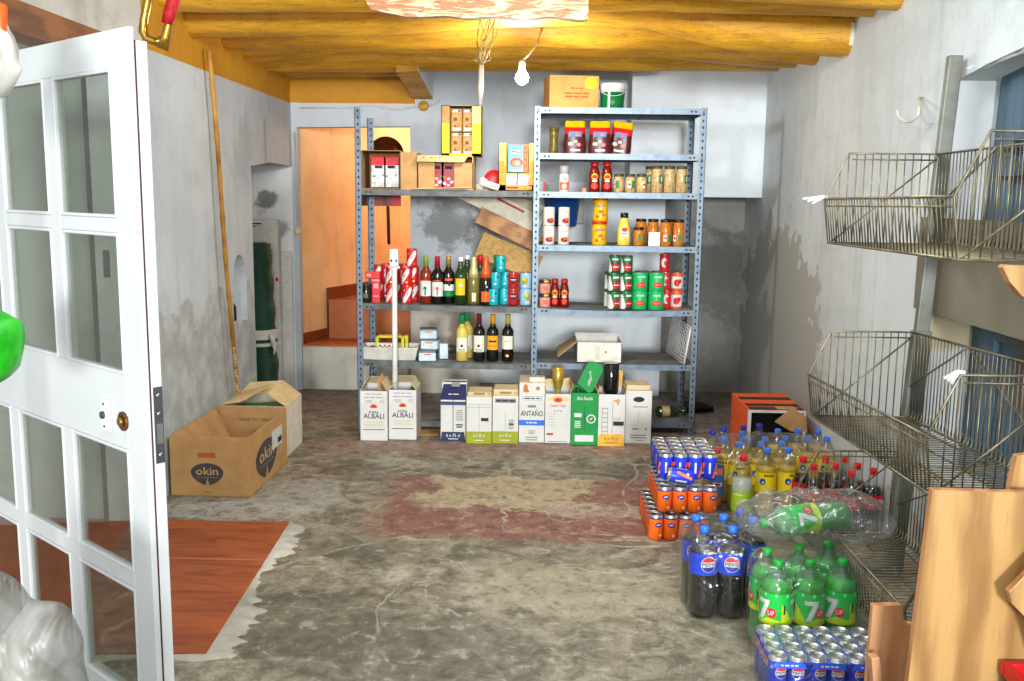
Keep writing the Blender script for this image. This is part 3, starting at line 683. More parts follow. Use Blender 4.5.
# bottles on the same board
def feather(c): return lambda mb, r: (wrap(mb, poly2d([(-.004,-.035),(.006,-.035),(.008,.0),(.014,.01),(.006,.022),(-.008,.02),(-.012,.0),(-.003,.004)]), r, 0, .09, c), wrap(mb, rect2d(.05,.006), r, 0, .148, 7))
W = lambda x: None
def wput(x, Y, o, label, z=None): p = shelf_pt(x, z if z is not None else ZL[1], Y); return put(o, label, p, random.uniform(-.12,.12))
wput(426, 6.06, wine(mat('lime_capsule', (122,158,40), .35), GL_ROSE, WHITE, (.05,.145), extra=feather(3)), 'rose wine bottle with lime green capsule and white plume label')
wput(437.5, 6.05, wine(mat('crimson_capsule', (170,18,40), .35), GL_DARK, WHITE, (.05,.14), extra=feather(4)), 'dark wine bottle with crimson capsule and pink plume on white label')
wput(448.5, 6.07, wine(GOLD, GL_DARK, WHITE, (.085,.125), extra=lambda mb, r: (wrap(mb, rect2d(.086,.032), r-.0005, 0, .065, 3), wrap(mb, rect2d(.05,.014), r, 0, .155, 7), wrap(mb, disc2d(.008,.012), r, .1, .125, 1))), 'dark wine bottle with white and green band label and gold neck')
wput(460.5, 6.05, wine(WHITE, GL_GREEN, YELLOW, (.06,.165), r=.042, shape='round', labw=1.5, capz=.262, extra=lambda mb, r: (wrap(mb, disc2d(.013,.008), r, .1, .122, 6), wrap(mb, rect2d(.02,.09), r, -1.0, .105, 3))), 'whisky bottle with white cap and big yellow label')
wput(467, 6.24, wine(WHITE, GL_GREEN, YELLOW, (.06,.165), r=.042, shape='round', labw=1.5, capz=.262), 'white-capped green bottle standing behind the yellow-labelled whisky')
wput(473.5, 6.06, wine(mat('pale_gold_foil', (206,196,140), .35, .4), GL_OLIVE, mat('champagne_label', (224,214,170), .5), (.02,.075), shape='cava', labw=.7, capz=.165), 'olive cava bottle with long pale gold foil and tiny label')
wput(480, 6.25, wine(RED, GL_GREEN, YELLOW, (.11,.165), shape='round', labw=1.3), 'green bottle with yellow label behind the cava bottles')
wput(485.5, 6.05, wine(mat('orange_foil', (226,96,40), .35, .3), GL_DARK, ORANGE, (.02,.085), shape='cava', labw=1.6, capz=.165, extra=lambda mb, r: wrap(mb, disc2d(.006), r-.001, .15, .115, 6)), 'dark cava bottle with orange foil and orange label')
wput(496, 6.28, wine(GREEN, GL_GREEN, None, shape='round', h=.3, capz=.2), 'green-capped bottle almost hidden behind the turquoise tins')
TEAL = mat('turquoise_tin', (28,170,178), .35, .1, (20,156,168), 10)
k_teal = Kind(lambda: tin('tin_can', 'tin', .0315, .102, TEAL, lambda mb, r: (wrap(mb, rect2d(.010,.012), r, .35, .055, 1), wrap(mb, disc2d(.007), r, .75, .075, 2), wrap(mb, rect2d(.018,.008), r, .2, .03, 3)), TIN, (PINK, INK, WHITE)))
for x, Y, lv, s in ((493.5,6.03,0,'bottom, front, beside the orange-foil bottle'),(495.5,6.05,1,'middle of the tower, beside the orange-foil bottle'),(500.5,6.07,2,'topmost of the tower'),(504,6.08,0,'bottom, beside the red tins'),(505,6.1,1,'upper, beside the red tins')):
    p = shelf_pt(x, zb, Y); k_teal('turquoise tin, '+s, (p.x, Y, zb+.1025*lv), random.uniform(-.4,.3), group='turquoise tins')
k_rt = Kind(lambda: tin('tin_can', 'tin', .033, .102, mat('deep_red_tin', (176,30,28), .35), lambda mb, r: (wrap(mb, disc2d(.024,.012,20,0,PI), r, 0, .062, 1), wrap(mb, rect2d(.03,.016), r, 0, .04, 1), wrap(mb, rect2d(.036,.004), r, 0, .058, 2)), TIN, (INK, WHITE)))
k_bt = Kind(lambda: tin('tin_can', 'tin', .037, .102, mat('pale_blue_tin', (142,180,206), .35), lambda mb, r: (wrap(mb, disc2d(.02,.024), r, .1, .055, 1), wrap(mb, disc2d(.012,.012), r+.0003, .0, .065, 2), wrap(mb, disc2d(.008,.01), r+.0004, .4, .045, 3), wrap(mb, rect2d(.026,.01), r+.0004, .2, .018, 4)), TIN, (mat('leaf_green', (104,168,50), .5), YELLOW, ORANGE, WHITE)))
for lv in (0, 1):
    n = ['lower', 'upper'][lv]
    p = shelf_pt(513, zb, 6.06); k_rt('deep red tin with black crest, %s of two by the middle post' % n, (p.x, 6.06, zb+.1025*lv))
    p = shelf_pt(525.5, zb, 6.06); k_bt('pale blue tin with vegetable picture, %s of two by the middle post' % n, (p.x, 6.06, zb+.1025*lv), .2-.5*lv)
# lower left board: tray, cloth packs, four bottles
zb = ZL[2]
def tray():
    a, b = (.185, .11), (.165, .085); h = .085; mb = MB(); vs = []
    for (hx, hy, z) in ((b[0],b[1],0),(a[0],a[1],h),(a[0]-.01,a[1]-.01,h),(b[0]-.006,b[1]-.006,.006)):
        vs += [(-hx,-hy,z),(hx,-hy,z),(hx,hy,z),(-hx,hy,z)]
    fs = [(3,2,1,0)]+[(4*i+k, 4*i+(k+1) % 4, 4*i+4+(k+1) % 4, 4*i+4+k) for i in range(3) for k in range(4)]+[(12,13,14,15)]
    return mb.add(vs, fs)
p = shelf_pt(391, zb, 6.10)
o = thing('plastic_tray', 'pale grey plastic tray on the lower bay board behind the white pole', 'tray', p, .02)
tray().build('basin', mat('pale_grey_plastic', (206,204,190), .45), o, bevel=.004)
o2 = thing('plastic_caddy', 'yellow open plastic caddy standing in the pale grey tray', 'frame', (p.x+.005, 6.12, zb+.012), .05)
mb = MB()
for (x0, x1, z0, z1) in ((-.105,-.085,0,.135),(.06,.08,0,.135),(-.105,.105,.118,.135),(.085,.105,0,.12)): mb.box(x0, x1, -.02, .05, z0, z1)
mb.build('frame', mat('yellow_plastic', (206,198,40), .45), o2, bevel=.003)
o2 = thing('paper_box', 'small cream printed box inside the pale grey tray', 'box', (p.x-.03, 6.05, zb+.012), 0)
MB().box(-.045,.045,-.012,.03,0,.092).build('box', CREAM, o2, bevel=.002); mb = MB()
for q in range(5): flat(mb, rect2d(.014,.012), -.03+.015*q, .078-.01*(q % 2), -.0128, q % 2)
mb.build('print', [BROWN, mat('violet_print', (120,80,130), .6)], o2)
o2 = thing('cloth_bundle', 'small purple bundle in the corner of the pale grey tray', 'bundle', (p.x-.12, 6.10, zb+.012))
MB().lathe([(.02,0),(.028,.02),(.024,.05),(.01,.066)], 12).build('cloth', mat('purple_cloth', (112,76,120), .8), o2)
PACKB = mat('pale_blue_pack', (196,214,222), .5); PACKT = mat('grey_blue_pack', (110,128,140), .5)
def napkin():
    t = thing('napkin_pack', '', 'pack'); MB().box(-.055,.055,-.05,.05,0,.055).build('pack', PACKB, t, bevel=.008)
    mb = MB().box(-.054,.054,-.049,.049,.056,.064); mb.build('flap', PACKT, t, bevel=.003); mb = MB(); flat(mb, rect2d(.05,.008), .0, .045, -.0508, 0); mb.build('print', ORANGE, t); return t
k_nap = Kind(napkin)
p = shelf_pt(429, zb, 6.06)
k_nap('pale blue pack lying at the front beside the tray', (p.x-.01, 6.04, zb), .15); k_nap('pale blue pack, middle of the leaning pile by the tray', (p.x+.005, 6.10, zb+.066), -.1, (.0,.0,-.1)); k_nap('pale blue pack, topmost of the leaning pile by the tray', (p.x-.01, 6.12, zb+.132), .1)
o = thing('napkin_pack', 'upright pale pack beside the leaning pile, near the white wine', 'pack', (p.x+.085, 6.12, zb), .3)
MB().box(-.028,.028,-.03,.03,0,.1).build('pack', PACKB, o, bevel=.006)
o = thing('glass_bottle', 'clear glass bottle lying on the board behind the white wine', 'bottle', (PY(448,340,6.25).x, 6.27, zb+.036), 0, None, (0, PI/2, 0))
MB().lathe([(.03,-.12),(.035,-.11),(.035,.04),(.014,.08),(.013,.13)], 18, 0).build('glass_body', clear('clear_glass', (225,228,222), .5, .05), o)
MB().lathe([(.0145,.115),(.0145,.135)], 12, 0).build('cap', TIN, o)
def crest(c): return lambda mb, r: (wrap(mb, disc2d(.009), r, 0, .1, 1), wrap(mb, rect2d(.04,.005), r, 0, .075, c), wrap(mb, rect2d(.045,.003), r, 0, .065, c))
CREAML = mat('cream_label', (226,222,204), .6)
wput(462, 6.05, wine(mat('bright_green_capsule', (24,140,74), .35), GL_WHITEW, CREAML, (.06,.15), extra=crest(1)), 'pale white wine bottle with bright green capsule, front one', zb)
wput(467, 6.17, wine(mat('bright_green_capsule', (24,140,74), .35), GL_WHITEW, CREAML, (.06,.15), extra=crest(1)), 'pale white wine bottle standing behind its green-capped twin', zb)
wput(479, 6.06, wine(mat('maroon_capsule', (110,24,40), .35), GL_DARK, CREAML, (.06,.165), extra=crest(1)), 'red wine bottle with maroon capsule and cream label', zb)
wput(492.5, 6.06, wine(mat('amber_capsule', (226,148,20), .35), GL_DARK, mat('amber_label', (232,160,30), .6), (.075,.165), extra=lambda mb, r: (wrap(mb, rect2d(.05,.012), r, 0, .13, 1), wrap(mb, rect2d(.05,.004), r, 0, .1, 5))), 'red wine bottle with amber capsule and amber label', zb)
wput(507.5, 6.06, wine(mat('gold_green_capsule', (176,168,74), .35), GL_DARK, CREAML, (.08,.165), extra=lambda mb, r: (wrap(mb, rect2d(.04,.003), r, 0, .13, 1), wrap(mb, disc2d(.012,.008), r, .0, .04, 2))), 'red wine bottle with gold-green capsule, nearest the middle post', zb)

# ------------------------------------------------------------------ right bay
def ybag(name='snack_bag'):
    t = thing(name, '', 'bag'); mb = MB(); n = 10; vs = []; W_, T_, H_ = .068, .036, .2
    for i in range(n+1):
        z = H_*i/n; f = max(0, (z-.13)/(H_-.13)); w2 = W_*(1-.16*f+.05*math.sin(z*40)); t2 = T_*(1-.85*f)
        for k in range(16):
            a = 2*PI*k/16; vs.append((w2*math.copysign(abs(math.cos(a))**.6, math.cos(a)), t2*math.copysign(abs(math.sin(a))**.7, math.sin(a))*(1+.1*wob((k,i,0), .8)), z))
    fs = [(i*16+k, i*16+(k+1) % 16, (i+1)*16+(k+1) % 16, (i+1)*16+k) for i in range(n) for k in range(16)]
    mb.add(vs, fs, [1 if i >= 8 else (2 if i >= 6 else 0) for i in range(n) for k in range(16)], True)
    mb.add(vs[:16], [tuple(range(16))[::-1]], 0); mb.add(vs[-16:], [tuple(range(16))], 1)
    mb.build('bag', [mat('choco_brown_bag', (74,22,18), .3), mat('bag_yellow', (206,164,10), .3), mat('bag_red', (206,26,28), .3)], t)
    mb = MB(); y = -.037
    flat(mb, rect2d(.075,.03), 0, .118, y, 0); flat(mb, poly2d([(-.014,0),(.0,.016),(.014,0)]), .01, .11, y-.0008, 2); flat(mb, rect2d(.06,.012), 0, .022, y, 1); flat(mb, disc2d(.015,.01), -.03, .06, y, 3); flat(mb, disc2d(.014,.011), .02, .055, y, 4); flat(mb, disc2d(.012,.008), .0, .075, y, 3)
    mb.build('print', [mat('bag_blue_print', (92,110,160), .5), WHITE, ORANGE, CREAM, mat('wafer_pink', (206,120,104), .5)], t); return t
k_bag = Kind(ybag); zs = ZR[1]
for x, Y, rz, l in ((574.5,6.06,.05,'standing alone next to the olive jar'),(599.5,6.06,-.02,'middle of the three on the board'),(618.5,6.10,-.18,'tilted against the middle bag')):
    p = shelf_pt(x, zs, Y); k_bag('red and brown snack bag with yellow top, '+l, p, rz, (0, .14 if rz < -.1 else 0, rz))
p = shelf_pt(553.5, zs, 6.05); o = thing('glass_jar', 'slim olive green ribbed jar beside the snack bags', 'jar', p)
MB().lathe([(.026,0),(.03,.004),(.028,.02),(.026,.05),(.025,.08),(.027,.11),(.03,.135),(.028,.14)], 14, 0).build('glass_body', mat('olive_jar', (112,94,30), .2, 0, (74,64,22), 40), o)
MB().lathe([(.029,.14),(.03,.142),(.03,.156),(.026,.158)], 14, 0).build('lid', mat('olive_lid', (84,74,30), .4), o)
# carton and bucket on top
zt_ = ZR[0]; a, b = shelf_pt(549, zt_, 6.0), shelf_pt(599, zt_, 6.0)
o = thing('cardboard_carton', 'yellow-brown carton with red print on top of the shelving unit', 'carton', ((a.x+b.x)/2, 6.02, zt_), .13); hw = (b.x-a.x)/2; HH = .195
MB().box(-hw,hw,0,.26,0,HH).build('box', mat('golden_cardboard', (196,154,84), .7, 0, (184,142,74), 12), o, bevel=.004)
mb = MB()
for (s, z, ww) in (('LA COMPAÑIA', .118, .085), ('PRODUCTOS ALIMENTICIOS', .088, .16), ('MANIPULACION', .068, .15)): flat(mb, scrib(ww, .008, 3), .045-.03, z, -.001, 0)
mb.build('lettering', mat('red_print', (206,72,40), .6), o)
mb = MB(); flat(mb, disc2d(.038,.034), hw-.05, HH-.045, -.0012, 0)
for q in range(3): flat(mb, rect2d(.036,.003), hw-.05, HH-.035-.01*q, -.0018, 1)
mb.build('sticker', [mat('sticker_yellow', (246,216,30), .5), ORANGE], o)
mb = MB()
for q in range(4): mb.add([(-hw-.0012, .05+.04*(q%2), .03+.035*q), (-hw-.0012, .15, .03+.035*q), (-hw-.0012, .15, .05+.035*q), (-hw-.0012, .05+.04*(q%2), .05+.035*q)], [(0,1,2,3)])
mb.build('side_print', mat('orange_red_print', (226,110,40), .6), o)
p = shelf_pt(612, zt_, 6.10); o = thing('plastic_bucket', 'green bucket with a white lid on top of the shelving unit', 'bucket', p)
MB().lathe([(.066,0),(.07,.004),(.077,.1)], 24, 0).build('body', mat('bucket_green', (14,110,56), .35), o)
MB().lathe([(.0775,.1),(.078,.118),(.082,.12),(.084,.124),(.084,.15),(.08,.154)], 24, 0).build('lid', WHITE, o)
MB().tube([(.082*math.cos(a), -.082*math.sin(a)*1.0, .125-.05*math.sin(a)) for a in [PI*k/14 for k in range(15)]], .002, 5).build('handle', mat('white_handle', (220,220,216), .5), o)
mb = MB(); wrap(mb, rect2d(.014,.1), .0772, -.35, .055, 0); mb.build('label', WHITE, o)
# third board: tub, ketchup, jars
zs = ZR[2]
p = shelf_pt(564, zs, 6.05); o = thing('spray_can', 'white and coral tub with grey lid on the ketchup board', 'tub', p)
mb = MB().lathe([(.03,0),(.033,.004),(.031,.10),(.028,.112)], 18, 0); wrap(mb, rect2d(.07,.05), .0328, 0, .035, 1); wrap(mb, scrib(.026, .016, 2), .0338, .1, .078, 1); wrap(mb, disc2d(.014), .0334, 0, .035, 2)
mb.build('body', [WHITE, mat('coral', (236,110,84), .5), CREAM], o); MB().lathe([(.029,.112),(.031,.115),(.03,.158),(.027,.16)], 18, 0).build('lid', mat('grey_lid', (150,150,146), .4), o)
def ketchup(h=.19, r=.035):
    t = thing('sauce_bottle', '', 'bottle')
    MB().lathe([(r*.88,0),(r,.006),(r*.98,h*.3),(r*.9,h*.42),(r*.97,h*.58),(r*.8,h*.74),(r*.55,h*.84)], 18, 0).build('body', mat('ketchup_red', (112,20,16), .2), t)
    MB().lathe([(r*.7,h*.84),(r*.72,h*.86),(r*.68,h*.97),(r*.5,h)], 18, 0).build('cap', mat('ketchup_cap', (170,28,28), .35), t)
    mb = MB(); wrap(mb, disc2d(r*.62,.02), r+.0015, 0, h*.5, 0); wrap(mb, disc2d(r*.5,.011), r+.002, 0, h*.5, 1); wrap(mb, disc2d(r*.62,.019), r+.0015, 0, h*.2, 2); wrap(mb, rect2d(r*.9,.01), r+.002, 0, h*.36, 3)
    mb.build('label', [YELLOW, RED, mat('tomato_red', (226,60,40), .4), WHITE], t); return t
k_k = Kind(ketchup)
for x, l in ((594, 'beside the coral tub'), (606.5, 'beside the small jars')): k_k('ketchup bottle with red cap, '+l, shelf_pt(x, zs, 6.05))
CHICK = mat('chickpea_jar', (198,170,118), .15, 0, (160,130,84), 60); JLID = mat('dark_green_lid', (58,66,48), .4)
def glab(x): return lambda mb, r: (wrap(mb, rect2d(.022,.045), r, x, .05, 5), wrap(mb, rect2d(.02,.04), r, x-.85, .05, 0), wrap(mb, disc2d(.008), r+.0005, x-.8, .05, 1))
k_sj = Kind(lambda: jar('glass_jar', 'jar', .033, .115, CHICK, JLID, glab(-.3)))
for i, x in enumerate((618.5, 630, 641)): k_sj('small jar of pulses, %s from the ketchup bottles' % ORD[i], shelf_pt(x, zs, 6.06), (.0, 1.4, 2.6)[i]*.6)
k_bj = Kind(lambda: jar('glass_jar', 'jar', .036, .165, CHICK, JLID, lambda mb, r: (wrap(mb, rect2d(.028,.055), r, .25, .085, 5), wrap(mb, rect2d(.01,.03), r+.0005, .3, .085, 0))))
for i, (x, Y, l) in enumerate(((656.5,6.05,'first of three from the small jars'),(669,6.05,'middle of three on its board'),(681,6.05,'next to the rear post'),(650,6.14,'half hidden behind the first big jar'))): k_bj('tall jar of chickpeas with green label, '+l, shelf_pt(x, zs, Y), (.4,1.2,.5,-.6)[i])
o = thing('price_tag', 'small orange tag lying at the front edge of the ketchup board', 'tag', shelf_pt(584, zs, 5.985)); MB().prism([(-.014,0),(.014,0),(.01,.022),(-.008,.026)], -.004, .004).build('tag', ORANGE, o)
o = thing('chilli_packet', 'tiny red and green packet against the middle post', 'packet', shelf_pt(546, zs, 6.1)); mb = MB().box(-.016,.0,-.01,.02,0,.06,0).box(.0,.018,-.01,.02,0,.045,1); mb.build('packet', [mat('crimson', (170,30,50), .5), mat('leafy', (40,110,50), .5)], o, bevel=.003)
# fourth board
zs = ZR[3]
k_wc = Kind(lambda: tin('tin_can', 'tin', .036, .117, mat('white_tin', (214,208,196), .35), lambda mb, r: (wrap(mb, disc2d(.024,.016), r, .1, .032, 1), wrap(mb, disc2d(.014,.01), r+.0005, .35, .04, 2), wrap(mb, rect2d(.04,.005), r, 0, .085, 3), wrap(mb, rect2d(.03,.012), r, 0, .066, 4)), TIN, (mat('bean_red', (150,34,30), .5), ORANGE, GOLD, CREAM)))
for x, l in ((548.5, 'beside the middle post'), (563.5, 'in front of the blue bucket')):
    for lv in (0, 1): p = shelf_pt(x, zs, 6.06); k_wc('white tin with red bean picture, %s of the pair %s' % (['lower', 'upper'][lv], l), (p.x, 6.06, zs+.1175*lv), .15*lv)
def cola():
    t = thing('cocoa_tub', '', 'tub'); mb = MB().lathe([(.044,0),(.047,.006),(.047,.03),(.044,.06),(.047,.09),(.045,.13)], 22, 0)
    mb.build('body', mat('cocoa_yellow', (214,172,16), .35), t); MB().lathe([(.047,.13),(.048,.133),(.048,.146),(.045,.148)], 22, 0).build('lid', RED, t)
    mb = MB(); wrap(mb, text2d('ColaCao', .03, .068, .02, .2), .0482, -.05, .098, 0, .12); wrap(mb, rect2d(.03,.018), .0478, .1, .06, 1, .1); wrap(mb, rect2d(.02,.014), .0482, .5, .04, 1); wrap(mb, disc2d(.014,.01), .0482, -.4, .03, 1)
    mb.build('label', [mat('label_blue', (40,50,140), .5), mat('label_orange_red', (226,90,30), .5)], t); return t
k_co = Kind(cola)
for lv in (0, 1): p = shelf_pt(599, zs, 6.06); k_co('yellow cocoa tub with red lid, %s of the stack of two' % ['lower', 'upper'][lv], (p.x+.004*lv, 6.06, zs+.1485*lv), -.1*lv)
p = shelf_pt(623.5, zs, 6.05); o = thing('sauce_bottle', 'yellow mayonnaise bottle with black cap in front of the jars', 'bottle', p)
MB().lathe([(.034,0),(.04,.006),(.042,.05),(.039,.1),(.029,.14),(.022,.165),(.022,.172)], 22, 0).build('body', mat('mayo_yellow', (240,206,74), .3), o); MB().lathe([(.024,.172),(.025,.175),(.025,.2),(.022,.203)], 20, 0).build('cap', BLACK, o)
mb = MB(); wrap(mb, disc2d(.028,.05), .0424, 0, .07, 0); wrap(mb, disc2d(.018,.014), .043, 0, .1, 1); wrap(mb, rect2d(.03,.006), .043, 0, .075, 2); wrap(mb, disc2d(.016,.02), .043, 0, .04, 3); mb.build('label', [CREAM, RED, DKBLUE, YELLOW], o)
SAUCE = mat('orange_preserve', (196,122,38), .15, 0, (168,92,24), 50)
k_oj = Kind(lambda: jar('glass_jar', 'jar', .036, .165, SAUCE, BLACK, glab(.2)))
k_ojs = Kind(lambda: jar('glass_jar', 'jar', .034, .115, SAUCE, BLACK, lambda mb, r: wrap(mb, rect2d(.018,.05), r, .0, .05, 5)))
k_ojs('short jar of orange preserve, front, beside the mayonnaise', shelf_pt(638.5, zs, 6.04))
for i, (x, Y, l) in enumerate(((640.5,6.14,'behind the short jar'),(652.5,6.12,'behind the blank white card'),(665,6.05,'second from the rear post'),(678,6.05,'next to the rear post'),(668,6.16,'in the second row by the rear post'))): k_oj('tall jar of orange preserve, '+l, shelf_pt(x, zs, Y), (.3,.6,.5,-.2,.8)[i])
o = thing('price_card', 'blank white card standing in front of the orange jars', 'card', shelf_pt(654, zs, 6.02), .04); MB().box(-.036,.036,0,.004,0,.086).build('card', WHITE, o); MB().box(-.03,.03,.004,.02,0,.003).build('foot', WHITE, o)
# fifth board: tomato tins etc.
zs = ZR[4]-.006
def tom(mb, r): (wrap(mb, rect2d(.11,.04), r, 0, .088, 2), wrap(mb, poly2d([(-.06,.04),(-.02,.04),(.0,-.035),(-.01,-.05),(-.06,-.05)]), r+.0002, -.3, .055, 1), wrap(mb, disc2d(.027,.023), r+.0005, .3, .04, 3), wrap(mb, rect2d(.036,.006), r+.001, .3, .04, 1), wrap(mb, rect2d(.04,.012), r+.001, .2, .088, 1))
k_tt = Kind(lambda: tin('tin_can', 'tin', .037, .112, mat('tomato_label_green', (24,86,44), .35), tom, TIN, (WHITE, mat('mid_green', (30,110,56), .4), mat('tomato_print', (186,24,36), .35))))
for x, Y, lv, l in ((613.5,6.02,0,'bottom of the front stack, beside the ketchup gap'),(625.5,6.03,0,'bottom of the front stack, beside the green tins'),(613.5,6.04,1,'middle of the front stack, beside the ketchup gap'),(625.5,6.03,1,'middle of the front stack, beside the green tins'),(613.5,6.06,2,'topmost, beside the ketchup gap'),(625.5,6.05,2,'topmost, beside the green tins'),(609.5,6.16,0,'bottom of the rear stack'),(609.5,6.16,1,'upper one of the rear stack')):
    p = shelf_pt(x, zs, Y); k_tt('white and dark green tomato tin, '+l, (p.x, Y, zs+.1125*lv), {0:.25,1:.05,2:-.2}[lv])
k_gt = Kind(lambda: tin('tin_can', 'tin', .05, .116, mat('bright_green_tin', (28,168,92), .35), lambda mb, r: (wrap(mb, disc2d(.03,.017), r, 0, .042, 1), wrap(mb, rect2d(.04,.01), r+.0005, 0, .042, 2), wrap(mb, rect2d(.05,.012), r, 0, .09, 3)), TIN, (mat('tomato_print2', (206,44,34), .4), mat('pale_tomato', (232,120,90), .4), mat('pale_green', (150,214,170), .5))))
for x, Y, col in ((639, 6.05, 'beside the tomato stack'), (655.5, 6.05, 'beside the red tower'), (641, 6.155, 'in the rear row, behind the front pair'), (657, 6.155, 'in the rear row, touching the red tower')):
    for lv in (0, 1): p = shelf_pt(x, zs, Y); k_gt('bright green tomato tin, %s, %s' % (['lower', 'upper'][lv], col), (p.x, Y, zs+.1165*lv), .1*lv)
k_pk = Kind(lambda: tin('tin_can', 'tin', .031, .115, mat('scarlet_tin', (202,34,40), .35), lambda mb, r: (wrap(mb, disc2d(.018,.03), r, -.2, .06, 1), wrap(mb, disc2d(.012,.018), r+.0005, .1, .055, 2)), TIN, (WHITE, RED)))
for lv in (0, 1, 2): p = shelf_pt(666, zs, 6.13); k_pk('scarlet tin of the tower behind the green tins, %s' % ['bottom', 'middle', 'topmost'][lv], (p.x-.01*lv, 6.13, zs+.1155*lv))
k_ct = Kind(lambda: tin('tin_can', 'tin', .036, .115, mat('orange_red_tin', (224,92,48), .35), lambda mb, r: (wrap(mb, rect2d(.12,.074), r, 0, .052, 1), wrap(mb, disc2d(.02,.024), r+.0005, -.15, .05, 2), wrap(mb, disc2d(.012,.014), r+.0008, .35, .06, 2)), TIN, (WHITE, RED)))
for lv in (0, 1): p = shelf_pt(676, zs, 6.12); k_ct('orange and white tomato tin near the rear post, %s of two' % ['lower', 'upper'][lv], (p.x, 6.12, zs+.1155*lv))
k_km = Kind(lambda: ketchup(.18, .031)); 
for x, l in ((554.5, 'beside the pink tins'), (564, 'facing the bare part of the board')): k_km('dark ketchup bottle with pale cap, '+l, shelf_pt(x, zs, 6.12))
k_pt = Kind(lambda: tin('pate_tin', 'tin', .036, .088, mat('salmon_tin', (222,150,128), .35), lambda mb, r: (wrap(mb, rect2d(.11,.024), r, 0, .074, 1), wrap(mb, rect2d(.03,.012), r+.0005, .3, .076, 2), wrap(mb, disc2d(.018,.014), r, .1, .035, 3)), TIN, (INK, YELLOW, mat('ham_pink', (214,104,88), .5))))
for lv in (0, 1): p = shelf_pt(544.5, zs, 6.10); k_pt('salmon pink tin with black band by the middle post, %s of two' % ['lower', 'upper'][lv], (p.x, 6.10, zs+.0885*lv))
# sixth board: open white box, wire grid
zs = ZR[5]; a, b = shelf_pt(576.5, zs, 6.0), shelf_pt(621.5, zs, 6.0); hw = (b.x-a.x)/2; o = thing('cardboard_box', 'low open white box with its flap hanging out, on the almost bare board', 'box', ((a.x+b.x)/2, 6.0, zs))
mb = MB(); hh = .13; dp = .3
for (x0, x1, y0, y1) in ((-hw,hw,0,.004),(-hw,hw,dp-.004,dp),(-hw,-hw+.004,0,dp),(hw-.004,hw,0,dp)): mb.box(x0, x1, y0, y1, 0, hh+(.02 if y0 > .1 else 0))
mb.box(-hw,hw,0,dp,0,.004); mb.build('box', [mat('white_card', (220,216,204), .7)], o)
mb = MB(); mb.add([(-hw,0.02,hh),(-hw,dp,hh),(-hw-.12,dp-.03,hh-.07),(-hw-.12,.03,hh-.1)], [(0,1,2,3)]); build_each(mb, 'flap', mat('flap_brown', (176,150,108), .8), o, .004, fixn=False)
mb = MB(); flat(mb, rect2d(.03,.085), -.01, .062, -.001, 0); flat(mb, disc2d(.006), .04, .07, -.001, 1); mb.build('stain', [mat('tape_cream', (206,202,176), .6), BROWN], o)
o = thing('wire_grid', 'white wire grid leaning at the end of the almost bare board', 'grid', shelf_pt(679, zs, 6.2)); mb = MB(); g0, g1 = Vector((-.03,.16,.22)), Vector((-.03,-.02,.2))
A_, B_, C_, D_ = Vector((.0,-.2,.0)), Vector((.04,-.18,.235)), Vector((-.02,.2,.26)), Vector((-.06,.18,.02))
for k in range(13): t = k/12; mb.tube([A_.lerp(D_, t), B_.lerp(C_, t)], .0018, 4); mb.tube([A_.lerp(B_, t), D_.lerp(C_, t)], .0018, 4)
mb.build('wires', WHITE, o); MB().tube([A_, B_], .007, 6).build('rim', WHITE, o)
# bottom board
o = thing('wine_bottle', 'green bottle lying on the lowest board beside the post', 'bottle', (PY(672,414,6.1).x, 6.12, ZR[6]+.04), 0, None, (0, PI/2, .15))
MB().lathe([(.03,-.10),(.036,-.09),(.036,.0),(.03,.02),(.014,.05),(.02,.07),(.03,.09)], 18, 0).build('glass_body', GL_GREEN, o); mb = MB().lathe([(.0368,-.07),(.0368,-.02)], 18, 0, cap0=False, cap1=False); mb.build('label', mat('dull_gold', (170,150,104), .5), o)
o = thing('shoe', 'dark old shoe on the floor against the alcove wall', 'shoe', PZ(698,412), .3)
vs = []; n = 12
for i in range(n+1):
    t = i/n; L_ = -.12+.24*t; wd = .042*(math.sin(PI*min(1, .12+t*.9))**.5); hh = .075-.045*t+.02*math.sin(t*PI)
    for k in range(8): a = 2*PI*k/8; vs.append((L_, wd*math.cos(a), .005+hh*.5+hh*.5*math.sin(a)))
MB().add(vs, [(i*8+k, i*8+(k+1) % 8, i*8+8+(k+1) % 8, i*8+8+k) for i in range(n) for k in range(8)]+[tuple(range(8)), tuple(range(n*8, n*8+8))], 0, True).build('upper', mat('black_leather', (30,29,30), .5), o)
MB().box(-.115,.11,-.036,.036,0,.014).build('sole', BLACK, o, bevel=.005)

# ================================================================== UPPER LEFT BOARD
zs = ZL[0]
def coffee(c_top, c_bot):
    t = thing('coffee_bag', '', 'bag'); mb = MB().box(-.05,.05,-.03,.03,0,.19,0).box(-.051,.051,-.031,.031,.135,.193,1)
    mb.build('bag', [c_bot, c_top], t, bevel=.006)
    mb = MB(); flat(mb, rect2d(.045,.018), 0, .128, -.032, 0); 
    for (x, z, r, c) in ((-.025,.03,.012,1),(.02,.04,.014,2),(.0,.06,.01,1),(.028,.075,.008,3),(-.028,.07,.009,3),(.0,.02,.01,2)): flat(mb, disc2d(r, r*.7, 8), x, z, -.0308, c, x*20)
    mb.build('print', [INK, mat('silver_print', (150,150,150), .3, .6), WHITE, mat('leaf_print', (80,140,70), .5)], t); return t
SILVER = mat('silver_foil_bag', (206,204,198), .28, .35, (150,150,148), 26); BAGRED = mat('bag_scarlet', (206,24,26), .35); BAGDK = mat('bag_crimson', (160,20,34), .35)
